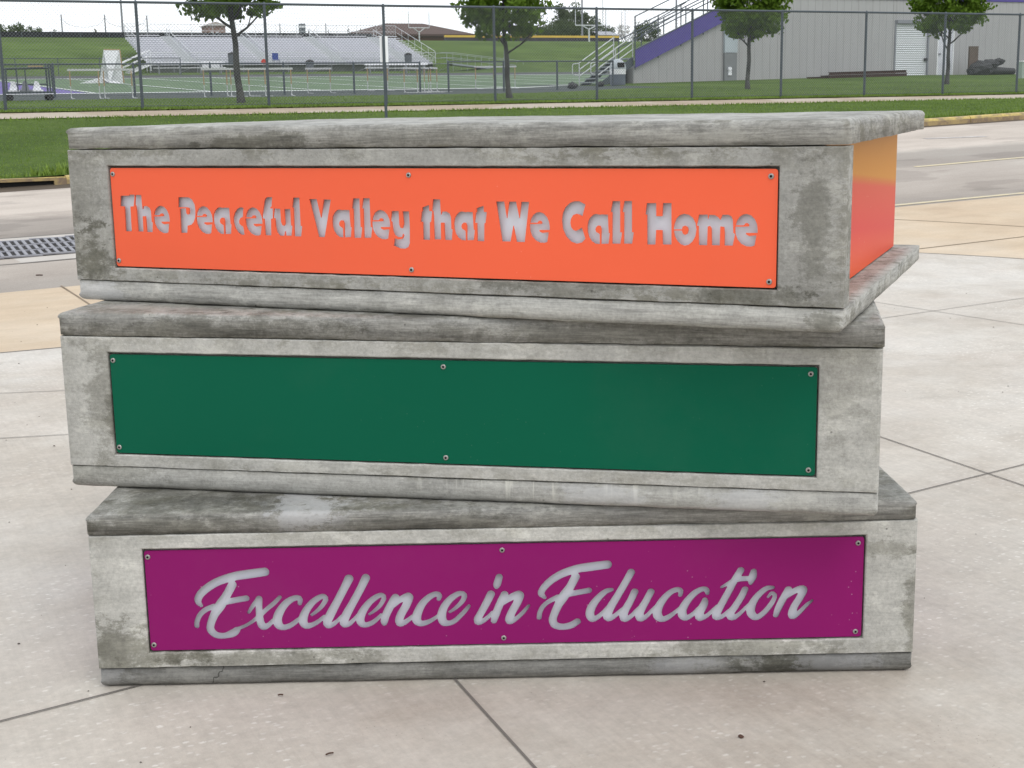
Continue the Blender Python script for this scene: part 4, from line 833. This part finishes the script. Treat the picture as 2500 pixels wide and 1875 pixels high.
goalpost('thin grey goalpost in front of the brown roofed house', 150, 1023, 68, 998, 1048, 30, 128, .05)
# brown hip roofed house
brick = Mat('brown_brick', .85); bt = brick.nt.nodes.new('ShaderNodeTexBrick'); brick.lk(brick.mapping((1, 1, 1), (0, 0, 0), (math.pi / 2, 0, 0)), bt.inputs[0]); bt.inputs['Scale'].default_value = 3
bt.inputs['Color1'].default_value = (.12, .055, .038, 1); bt.inputs['Color2'].default_value = (.16, .075, .05, 1); bt.inputs['Mortar'].default_value = (.17, .13, .11, 1); brick.col(bt.outputs[0])
roofm = flat('brown_shingle', (.088, .055, .045), .9, 0, .25, 2)
N_ = 230; s0_, ze_ = onN(893, 83, N_); s1_, _ = onN(1140, 82, N_); sa, _ = onN(864, 82, N_); sb_, _ = onN(1154, 80, N_); sr0, zr_ = onN(970, 56, N_); sr1, _ = onN(1062, 56, N_); zg = 10.0 - .5
t = thing('brick_house', 'long low brick house with brown hip roof behind the bleachers', 'house', W(s0_, N_, zg), TH)
Wd = s1_ - s0_; bm = NB(); bx(bm, 0, Wd, 0, 11, -.5, ze_ - zg); obj('wall', bm, brick.m, t)
bm = NB(); a, b = sa - s0_, sb_ - s0_; e_ = ze_ - zg; r_ = zr_ - zg; q = [(a, -1.2, e_), (b, -1.2, e_), (b, 12.2, e_), (a, 12.2, e_), (sr0 - s0_, 5.5, r_ + .25), (sr1 - s0_, 5.5, r_ + .25)]
V_ = [bm.verts.new(p) for p in q]; U_ = [bm.verts.new((p[0], p[1], p[2] - .35)) for p in q[:4]]
for f in ((0, 1, 5, 4), (1, 2, 5), (2, 3, 4, 5), (3, 0, 4)): bm.faces.new([V_[i] for i in f])
for i in range(4): bm.faces.new((U_[i], U_[(i + 1) % 4], V_[(i + 1) % 4], V_[i]))
bm.faces.new(U_[::-1]); obj('roof', bm, roofm, t)
for x0_, x1_, z0_, z1_ in ((.62, .67, .2, 1.2), (.70, .82, .1, 1.25), (.2, .26, .3, 1.2), (.4, .46, .3, 1.2)):
    x0_, x1_ = x0_ * Wd, x1_ * Wd; f_ = mk('window', blk, lambda b: bx(b, x0_, x1_, -.02, .02, z0_ + .6, z1_ + .8), t); mk('window_frame', alumd, lambda b: (bx(b, x0_ - .08, x0_, -.06, .02, z0_ + .52, z1_ + .88), bx(b, x1_, x1_ + .08, -.06, .02, z0_ + .52, z1_ + .88), bx(b, x0_, x1_, -.06, .02, z1_ + .8, z1_ + .88)), t)
# small press box
N_ = 178; s0_, ze_ = onN(506, 63, N_); s1_, _ = onN(550, 63, N_); _, zr_ = onN(525, 53, N_); zg = zt(s0_, N_); Wd = s1_ - s0_
t = thing('press_box', 'small brick press box with gabled roof on the bank behind the bleachers', 'building', W(s0_, N_, zg - .3), TH)
mk('wall', flat('pinkish_brick', (.26, .15, .115), .9), lambda b: bx(b, 0, Wd, 0, 3, -.3, ze_ - zg + .3), t)
mk('roof', flat('light_fascia', (.42, .38, .35), .8), lambda b: prism(b, [(-.35, ze_ - zg + .3), (Wd + .35, ze_ - zg + .3), (Wd * .45, zr_ - zg + .3)], -.3, 3.3), t)
for x in (.18, .45): mk('window', alum, lambda b: bx(b, Wd * x, Wd * (x + .16), -.03, .0, (ze_ - zg) * .35, (ze_ - zg) * .8), t)
# small shed roof behind the outfield
N_ = 200; s0_, z0_ = onN(1466, 86, N_); s1_, _ = onN(1512, 86, N_); _, z1_ = onN(1480, 75, N_); t = thing('dugout_shed', 'low dugout shed with pale roof behind the outfield fence', 'shed', W(s0_, N_, z0_ - .9), TH); Wd = s1_ - s0_
mk('wall', flat('shed_wall', (.25, .22, .18), .8), lambda b: bx(b, 0, Wd, 0, 3, -.6, .9), t)
mk('roof', flat('shed_roof', (.32, .33, .35), .7), lambda b: poly(b, [(-.3, -.3, .9), (Wd + .3, -.3, .9), (Wd, 3, z1_ - z0_ + .95), (.2, 3, z1_ - z0_ + .95)]), t)

# ------------------------------------------------------------------ field kit on the near side
hwhite = flat('hurdle_white', (.50, .51, .52), .5)
def hurdle(first=[None]):
    if first[0] is None:
        t = thing('hurdle', 'x', 'hurdle', (0, 0, 0), 0, 'track hurdles'); first[0] = t
        mk('top_bar', hwhite, lambda b: bx(b, -.52, .52, -.012, .012, .905, .972), t)
        for x in (-.45, .45):
            mk('upright', orng, lambda b: bx(b, x - .016, x + .016, -.015, .015, .42, .905), t)
            mk('leg', hwhite, lambda b: (bx(b, x - .012, x + .012, -.012, .012, .03, .42), path(b, [(x, .01, .1), (x, -.08, .03), (x, -.62, .02)], .013, 6)), t)
        return t
    return copy_tree(first[0])
hl = [(210, 243, .0, 'hurdle leftmost of the row, by the equipment cart'), (291, 243, .05, 'hurdle with long white bar below the lacrosse goal'), 
      (533, 238, -.15, 'tall hurdle half hidden by the first maple trunk'), (583, 237, .35, 'hurdle just right of the first maple trunk'), (619, 238, .1, 'hurdle left of the third fence post'),
      (681, 237, -.1, 'hurdle right of the third fence post'), (780, 229, .0, 'lone hurdle between the third fence post and the sign'), (923, 223, .1, 'hurdle partly behind the sign post'),
      (1004, 228, .6, 'leftmost hurdle of the pile right of the sign'), (1026, 226, 1.2, 'hurdle in the middle of the pile right of the sign'), (1042, 227, 1.0, 'hurdle at the back of the pile right of the sign'), (1060, 226, .9, 'rightmost hurdle of the pile right of the sign'),
      (1184, 218, .1, 'hurdle left of the second maple trunk'), (1233, 217, -.2, 'hurdle behind the second maple trunk')]
for px, py, rz, lb in hl:
    s_, n_ = hit(px, py); n_ = min(max(n_, 47.8), 55.5); s_, _ = onN(px, py, n_); o_ = hurdle(); o_['label'] = lb; o_.location = G(s_, n_); o_.rotation_euler = (0, 0, TH + rz)
# lacrosse goal
s_, n_ = hit(278, 203); t = thing('lacrosse_goal', 'white netted goal lying on the turf field', 'goal', G(s_, n_), TH + .1)
mk('frame', orng, lambda b: path(b, [(.55, 0, 0), (.45, 0, 1.75), (-.4, 0, 1.75)], .03, 6), t)
def net(b):
    A = [Vector(p) for p in ((.5, 0, .0), (.42, 0, 1.72), (-.42, 0, 1.72), (-.62, .3, .3), (-1.7, .5, 0), (-.3, -.3, 0))]
    tris = ((0, 1, 2), (0, 2, 3), (3, 4, 0), (0, 5, 3), (1, 2, 5))
    for tr_ in tris:
        a, c, d = [A[i] for i in tr_]
        for k in range(41):
            u = k / 40; tube(b, a.lerp(c, u), a.lerp(d, u), .012, 4, None, False); tube(b, c.lerp(a, u), c.lerp(d, u), .012, 4, None, False)
mk('net', white, net, t)
# equipment cart at far left
s_, n_ = hit(72, 246); n_ = min(max(n_, 45.5), 47.2); s_, _ = onN(72, 246, n_); t = thing('equipment_cart', 'dark metal equipment cart with upright frame and small wheels at far left', 'cart', G(s_, n_), TH)
dk = flat('cart_metal', (.07, .085, .095), .6, .3)
mk('platform', dk, lambda b: bx(b, -.72, .72, -.35, .35, .22, .28), t)
mk('frame', dk, lambda b: ([tube(b, (x, y, .25), (x * .98, y, 1.12 if x > .6 else .98), .03, 6) for x in (-.68, .62, .70) for y in (-.3, .3)], [tube(b, (-.7, y, .98), (.7, y, 1.0), .028, 6) for y in (-.3, .3)], tube(b, (-.35, -.3, .3), (-.35, -.3, .98), .02, 6), tube(b, (-.1, -.3, .3), (-.1, -.3, .95), .02, 6), tube(b, (-.4, 0, .5), (.55, 0, .5), .025, 6)), t)
for x in (-.6, .6):
    for y in (-.3, .3): mk('wheel', dark, lambda b: tube(b, (x, y - .03, .1), (x, y + .03, .1), .1, 12), t)
tag(mk('orange_strip', orng, lambda b: tube(b, (.0, -.31, 1.04), (.45, -.31, 1.04), .022, 6), t))
rr = random.Random(3)
for i, (x, c, nm, lb) in enumerate(((-.45, alum, 'starting_block', 'pale starting block at the left on the cart platform'), (-.1, alumd, 'starting_block', 'grey starting block in the middle of the cart platform'), (.25, alum, 'starting_block', 'pale starting block at the right on the cart platform'))):
    o_ = thing(nm, lb, 'starting block', t.location + Vector((CT * x, ST * x, .285)), TH, 'starting blocks on the cart')
    mk('base_rail', c, lambda b: bx(b, -.16, .16, -.25, .1, 0, .05), o_); mk('foot_pad', c, lambda b: prism(b, [(-.12, .05), (.12, .05), (.05, .3), (-.05, .32)], -.1, .02), o_)
s_, n_ = hit(120, 245); n_ = min(max(n_, 45.5), 47.2); s_, _ = onN(118, 243, n_)

# ------------------------------------------------------------------ home stand building on the right
NW = 54.
def wz(px, py): return onN(px, py, NW)
wallm = Mat('ribbed_wall_panel', .5, .1, .5); x = wallm.xyz()[0]
fr = wallm.math('FRACT', wallm.math('DIVIDE', x, .42)); c_ = wallm.mix(wallm.noise(.6, 5, .6), (.345, .342, .342), (.395, .392, .392)); c_ = wallm.mix(wallm.math('MULTIPLY', wallm.ramp(wallm.noise(2.2, 5, .6, wallm.mapping((1.5, 1, .12))), [(.5, 0.), (.7, 1.)]), .25), c_, (.26, .25, .24)); wallm.col(c_)
S_a, zA = wz(1547, 204); S_b = 37.1; ztop = 6.19; SE = 75.
t = thing('stand_building', 'large grey ribbed metal stand building with purple trim on the right', 'building', W(S_a, NW, 0), TH)
zd0 = 3.08; zd1 = 5.08; xb = 36.76 - S_a
bm = NB(); wp = .42; k = 0; x = 0.; roll = (46.60 - S_a, 48.62 - S_a, 5.17); ent = (49.27 - S_a, 50.20 - S_a, 4.86)
def zg_(x): return zt(S_a + x, NW) - .15
def ztop_(x): return zd0 + (zd1 - zd0) * x / xb if x < xb else ztop
while x < SE - S_a:
    e = min(x + wp, SE - S_a)
    for cut in (xb, roll[0], roll[1], ent[0], ent[1]):
        if x + .001 < cut < e: e = cut
    for u, v, y0_, y1_ in ((x, x + (e - x) * .12, .02, .0), (x + (e - x) * .12, e - (e - x) * .06, 0, 0), (e - (e - x) * .06, e, .0, .02)):
        if v <= u: continue
        zb0 = zg_(u); 
        for (lo_, hi_) in ((roll[0], roll[1]), (ent[0], ent[1])):
            top_ = roll[2] if lo_ == roll[0] else ent[2]
            if u < hi_ - .002 and v > lo_ + .002: zb0 = top_
        q = [(u, y0_, zb0), (v, y1_, zb0), (v, y1_, ztop_(v)), (u, y0_, ztop_(u))]; poly(bm, q)
    x = e
poly(bm, [(0, .03, zg_(0)), (0, .6, zg_(0)), (0, .6, zd0), (0, .03, zd0)])
poly(bm, [(0, .6, 2.2), (0, .6, zd0), (xb, .6, zd1), (xb, .6, ztop), (SE - S_a, .6, ztop), (SE - S_a, .6, 2.2)])
obj('wall', bm, wallm.m, t)
mk('roof', alumd, lambda b: (bx(b, xb, SE - S_a, .03, .6, ztop - .1, ztop - .02), poly(b, [(0, .03, zd0), (xb, .03, zd1), (xb, .6, zd1), (0, .6, zd0)])), t)
mk('inner_wall', alumd, lambda b: bx(b, xb, xb + .1, .05, .58, zd1 - .2, ztop - .1), t)
mk('purple_fascia', purple, lambda b: bx(b, xb + .62, SE - S_a, -.05, .03, ztop - .03, ztop + .55), t)
mk('wall_column', flat('blue_grey_panel', (.40, .45, .48), .5), lambda b: bx(b, xb, xb + .68, -.12, .0, 3.72, 5.5), t)
f_ = mk('meter_cabinet', flat('meter_grey', (.20, .21, .215), .5, .2), lambda b: bx(b, xb, xb + .66, -.11, .0, zg_(xb), 3.70), t); mk('meter', alum, lambda b: (tube(b, (xb + .25, -.12, 3.0), (xb + .25, -.2, 3.0), .09, 12), bx(b, xb + .18, xb + .36, -.16, -.11, 2.72, 2.92)), f_)
# roller door
rd = Mat('roller_door_slats', .35, .3); rd.col((.66, .68, .70)); bm = NB(); zq = zg_(roll[0]); k = 0
while zq < roll[2]:
    z2_ = min(zq + .088, roll[2]); A_ = [(roll[0] + .03, .05, zq), (roll[1] - .03, .05, zq), (roll[1] - .03, .02, zq + .044), (roll[0] + .03, .02, zq + .044)]; poly(bm, A_)
    poly(bm, [A_[3], A_[2], (roll[1] - .03, .05, z2_), (roll[0] + .03, .05, z2_)]); zq = z2_
rdo = obj('roller_door', bm, rd.m, t)
mk('door_frame', alumd, lambda b: (bx(b, roll[0] - .06, roll[0] + .03, -.03, .06, zg_(0), roll[2] + .06), bx(b, roll[1] - .03, roll[1] + .06, -.03, .06, zg_(0), roll[2] + .06), bx(b, roll[0] + .03, roll[1] - .03, -.08, .04, roll[2] - .1, roll[2] + .06)), t)
mk('handle', dark, lambda b: bx(b, roll[1] - .2, roll[1] - .02, -.05, .01, 3.33, 3.45), rdo)
ed_ = mk('entry_door', flat('white_door', (.60, .61, .66), .4), lambda b: bx(b, ent[0], ent[1], .01, .06, zg_(ent[0]), ent[2]), t); mk('handle', alumd, lambda b: bx(b, ent[0] + .04, ent[0] + .16, -.05, .01, 3.6, 3.68), ed_)
mk('entry_door_frame', white, lambda b: (bx(b, ent[0] - .06, ent[0], -.03, .06, zg_(0), ent[2] + .06), bx(b, ent[1], ent[1] + .06, -.03, .06, zg_(0), ent[2] + .06)), t)
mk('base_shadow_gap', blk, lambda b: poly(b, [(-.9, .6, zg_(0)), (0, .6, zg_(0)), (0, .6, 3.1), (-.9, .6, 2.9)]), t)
# stairs up to the stand
t = thing('stand_staircase', 'steel staircase with pipe rails and purple stringer climbing to the stand', 'staircase', W(S_a, NW, 0), TH)
xs0 = onN(1460, 207, NW)[0] - S_a; gz = zt(S_a + xs0, NW); land = onN(1547, 141, NW)[1]; nst = 7; rn = -xs0 / nst; rs = (land - gz) / nst
for i in range(nst): mk('step', galv, lambda b: bx(b, xs0 + i * rn, xs0 + (i + 1) * rn - .02, .05, 1.65, gz + (i + 1) * rs - .05, gz + (i + 1) * rs), t)
mk('landing', alum, lambda b: bx(b, 0.02, 1.3, .62, 1.65, land - .06, land), t)
for y in (0, 1.66): mk('lower_stringer', galvd, lambda b: prism(b, [(xs0 - .1, gz - .05), (xs0 + .35, gz - .05), (.0, land - .32), (.0, land + .05), (-.05, land + .05)], y, y + .04), t)
for y in (.02, 1.68):
    def rails(b):
        for hz in (.95, .66, .38): tube(b, (xs0, y, gz + hz + .05), (0, y, land + hz), .025, 6)
        for q in (0, .5, .98): x_ = xs0 - xs0 * q; z_ = gz + (land - gz) * q; tube(b, (x_, y, z_), (x_, y, z_ + .99), .028, 6)
        path(b, [(xs0, y, gz + .98), (xs0 - .28, y, gz + .96), (xs0 - .34, y, gz + .9), (xs0 - .34, y, gz + .55), (xs0 - .28, y, gz + .48), (xs0, y, gz + .46)], .024, 6)
    mk('lower_handrail', galv2, rails, t)
mk('purple_stringer', purple, lambda b: prism(b, [(.0, 3.08), (xb, 5.10), (xb, 5.82), (.0, 3.83)], -.16, -.08), t)
mk('stringer_edge', galvd, lambda b: prism(b, [(.0, 3.83), (xb, 5.82), (xb, 5.86), (.0, 3.87)], -.18, -.06), t)
def urails(b):
    sl = (5.82 - 3.83) / xb
    for y, zo in ((-.12, 0), (1.3, .02)):
        for hz in (.95, .62): tube(b, (0, y, 3.85 + zo + (hz if y < 0 else hz - .5)), (xb + 1.5, y, 3.85 + zo + sl * (xb + 1.5) + (hz if y < 0 else hz - .5)), .026, 6)
        for k_ in range(5): x_ = k_ * xb / 4; tube(b, (x_, y, 3.0 + sl * x_), (x_, y, 3.85 + sl * x_ + (.97 if y < 0 else .47)), .03, 6)
    tube(b, (0, -.12, 5.25), (xb, -.12, 7.2), .026, 6); tube(b, (0, -.12, 3.9), (0, -.12, 5.25), .035, 6)
    for hz in (.33, .6): tube(b, (.9, .8, 4.2 + hz), (3.2, .8, 5.35 + hz), .022, 6)
mk('upper_handrail', galvd, urails, t)
# domed bin by the stairs
s_, z_ = onN(1491, 207, 53.); 
t = thing('domed_bin', 'round litter bin with pale domed lid by the foot of the steel stairs', 'bin', W(s_, 52.4, zt(s_, 52.4)), TH)
mk('bin_body', flat('bin_blue_grey', (.10, .12, .15), .5), lambda b: tube(b, (0, 0, 0), (0, 0, .44), .33, 18), t); mk('liner', white, lambda b: tube(b, (0, 0, .44), (0, 0, .66), .34, 18, .35), t)
def dome(b):
    for k_ in range(6): a0, a1 = k_ * math.pi / 12, (k_ + 1) * math.pi / 12; tube(b, (0, 0, .66 + .42 * math.sin(a0)), (0, 0, .66 + .42 * math.sin(a1)), .36 * math.cos(a0), 18, max(.01, .36 * math.cos(a1)), False)
lid = mk('lid', flat('bin_lid', (.36, .40, .42), .4), dome, t); mk('flap', blk, lambda b: bx(b, -.18, .12, -.36, -.28, .72, .92), lid)
def bag(label, px, py, sx, sz):
    s_, z_ = onN(px, py, 52.2); o_ = thing('sports_bag', label, 'bag', G(s_, 52.2), TH); bm = NB(); bmesh.ops.create_icosphere(bm, subdivisions=3, radius=1)
    for v in bm.verts: v.co = Vector((v.co.x * sx, v.co.y * .2, (v.co.z + .8) * sz)) + noise.noise_vector(v.co * 2) * .07
    obj('bag_body', bm, tarp, o_, smooth=True); mk('strap', dark, lambda b: path(b, [(-sx * .5, 0, sz * 1.5), (0, 0, sz * 2.1), (sx * .5, 0, sz * 1.5)], .012, 6), o_)
bag('black lumpy sports bag at the foot of the stair rails', 1398, 213, .20, .14); bag('small black bag beside the domed bin', 1467, 206, .10, .11)
# pile of rusty beams
sL, zL = onN(2005, 189, 52.5); sR, zR = onN(2213, 184, 52.5); t = thing('rusty_beam_pile', 'long rusty steel beams stacked on the lawn by the grey wall', 'beams', W(sL, 52.5, zt(sL, 52.5)), TH + .02)
Lr = sR - sL; M_ = Matrix.Rotation(-math.atan((zt(sR, 52.5) - zt(sL, 52.5)) / Lr), 4, 'Y')
for i, (x0_, x1_, y_, z_, h_) in enumerate(((.35, Lr, -.2, .0, .13), (.1, Lr - .1, .05, .0, .13), (.45, Lr + .05, -.1, .14, .13), (-.5, 1.6, .28, .0, .08))):
    mk('beam', rust, lambda b: (bx(b, x0_, x1_, y_, y_ + .17, z_, z_ + .02, M_), bx(b, x0_, x1_, y_, y_ + .17, z_ + h_ - .02, z_ + h_, M_), bx(b, x0_, x1_, y_ + .07, y_ + .1, z_ + .02, z_ + h_ - .02, M_)), t)
# timber post, tarped log and utility box
s_, z_ = onN(2374, 180, 52.6); _, zt2 = onN(2374, 113, 52.6); t = NB(); H_ = zt2 - zt(s_, 52.6); bx(t, -.27, .27, -.05, .05, -.05, H_); bx(t, -.3, -.22, -.08, -.05, 0, H_ - .1)
tag(obj('timber_board', t, wood, loc=G(s_, 52.6), rz=TH), 'upright dark weathered timber board leaning by the grey wall', 'board')
s_, z_ = onN(2425, 180, 52.4); bm = NB(); t = thing('tarped_pipe', 'lumpy black covered pipe lying on the lawn beside the timber board', 'covered pipe', G(s_, 52.4), TH)
def tb_(b, cx, cz, rx_, ry_, rz2):
    g_ = NB(); bmesh.ops.create_icosphere(g_, subdivisions=3, radius=1)
    m_ = bpy.data.meshes.new('t')
    for v in g_.verts: v.co = Vector((cx + v.co.x * rx_, v.co.y * ry_, .86 * max(0, cz + v.co.z * rz2))) + noise.noise_vector(v.co * 2.5 + Vector((cx, 0, 0))) * .09
    g_.to_mesh(m_); g_.free(); b.from_mesh(m_); bpy.data.meshes.remove(m_)
mk('cover', tarp, lambda b: (tb_(b, -.75, .35, .75, .4, .42), tb_(b, -.25, .58, .55, .3, .26), tb_(b, .35, .72, .28, .2, .18), tb_(b, -1.2, .2, .35, .35, .3)), t)
mk('pipe', tarp, lambda b: tube(b, (-.4, 0, .2), (1.3, 0, .16), .2, 14, .15), t)
s_, z_ = onN(2497, 196, 47.); t = thing('utility_box', 'pale green utility pedestal on the lawn at the far right edge', 'utility box', W(s_, 47., zt(s_, 47.)), TH); gb = flat('pale_green_box', (.33, .40, .34), .5)
_, zt3 = onN(2497, 148, 47.); H_ = zt3 - zt(s_, 47.); mk('body', gb, lambda b: bx(b, -.22, .22, -.15, .15, -.05, H_ - .06), t); mk('cap', white, lambda b: bx(b, -.25, .25, -.18, .18, H_ - .06, H_), t)

# ------------------------------------------------------------------ grass blades along the verge, kerb and fence foot
rnd = random.Random(9); bm = NB()
def blade(S_, N_, h_):
    p = W(S_, N_, zt(S_, N_) - .01); a = rnd.uniform(0, 6.28); w_ = h_ * rnd.uniform(.16, .3); d = Vector((math.cos(a), math.sin(a), 0)); l = Vector((rnd.gauss(0, .3), rnd.gauss(0, .3), 1)) * h_
    bm.faces.new([bm.verts.new(q) for q in (p - d * w_, p + d * w_, p + l)])
for i in range(70000):
    N_ = 22.2 + 9.0 * rnd.random() ** 1.3; S_ = rnd.uniform(.02 * N_ - .5, .95 * N_ + 4); blade(S_, N_, rnd.uniform(.018, .045))
for i in range(9000): N_ = rnd.choice((22.16 + abs(rnd.gauss(0, .12)), 31.25 - abs(rnd.gauss(0, .1)))); blade(rnd.uniform(0, 36), N_, rnd.uniform(.03, .085))
for i in range(26000): blade(rnd.uniform(2, 42), 33.15 + abs(rnd.gauss(0, .35)), rnd.uniform(.03, .09))
for i in range(26000): N_ = rnd.uniform(33.5, 47); blade(rnd.uniform(.08 * N_, 1.0 * N_ + 4), N_, rnd.uniform(.025, .06))
for i in range(600): blade(4.2 + rnd.gauss(0, .6), 22.2 + abs(rnd.gauss(0, .12)), rnd.uniform(.1, .2))
for f in bm.faces: f.smooth = False
gm = Mat('grass_blades', .6, 0, .25); gc = gm.ramp(gm.noise(1.1, 5, .6), [(.3, (.10, .165, .022)), (.5, (.145, .225, .034)), (.7, (.195, .28, .05))]); gc = gm.mix(.6, gc, gm.ramp(gm.noise(25, 3, .6), [(.3, .6), (.7, 1.35)]), 'MULTIPLY'); gm.col(gc)
tag(obj('grass', bm, gm.m), 'short mown grass blades on verge and lawn', None, None, 'stuff')
bm = NB()
for i in range(5000):
    S_ = rnd.uniform(2, 42); N_ = 33.12 + abs(rnd.gauss(0, .05)); p = W(S_, N_, zt(S_, N_)); r = rnd.uniform(.01, .035); a = rnd.uniform(0, 6.28)
    bm.faces.new([bm.verts.new((p.x + r * math.cos(a + q) * 1.6, p.y + r * math.sin(a + q), p.z + (.02 if q else .035))) for q in (0, 2.1, 4.2)])
tag(obj('bare_soil_edge', bm, flat('soil', (.06, .042, .028), .95)), None, None, None, 'stuff')

# ------------------------------------------------------------------ unseen brick building added behind the camera, to reflect in the plates
t = thing('reflection_building', 'unseen brick building added behind the camera for the plates to reflect', 'building', (-4, -32, 0), 0)
mk('wall', brick.m, lambda b: bx(b, -26, 26, -8, 0, 0, 8.2), t); mk('unseen_building_parapet', flat('unseen_building_cap', (.42, .40, .36), .8), lambda b: bx(b, -26.1, 26.1, -8.1, .1, 8.203, 8.5), t)
gl = Mat('unseen_building_glass', .1, 0, .6); gl.col((.03, .04, .045))
for i in range(11):
    for z_ in (1.0, 4.8):
        x_ = -23 + i * 4.4; w_ = mk('window', gl.m, lambda b: bx(b, x_ - 1.1, x_ + 1.1, .003, .03, z_, z_ + 1.9), t); mk('frame', alum, lambda b: (bx(b, x_ - 1.2, x_ - 1.1, .003, .08, z_ - .1, z_ + 2.0), bx(b, x_ + 1.1, x_ + 1.2, .003, .08, z_ - .1, z_ + 2.0), bx(b, x_ - 1.1, x_ + 1.1, .003, .08, z_ - .1, z_), bx(b, x_ - .03, x_ + .03, .031, .07, z_, z_ + 1.9)), w_)
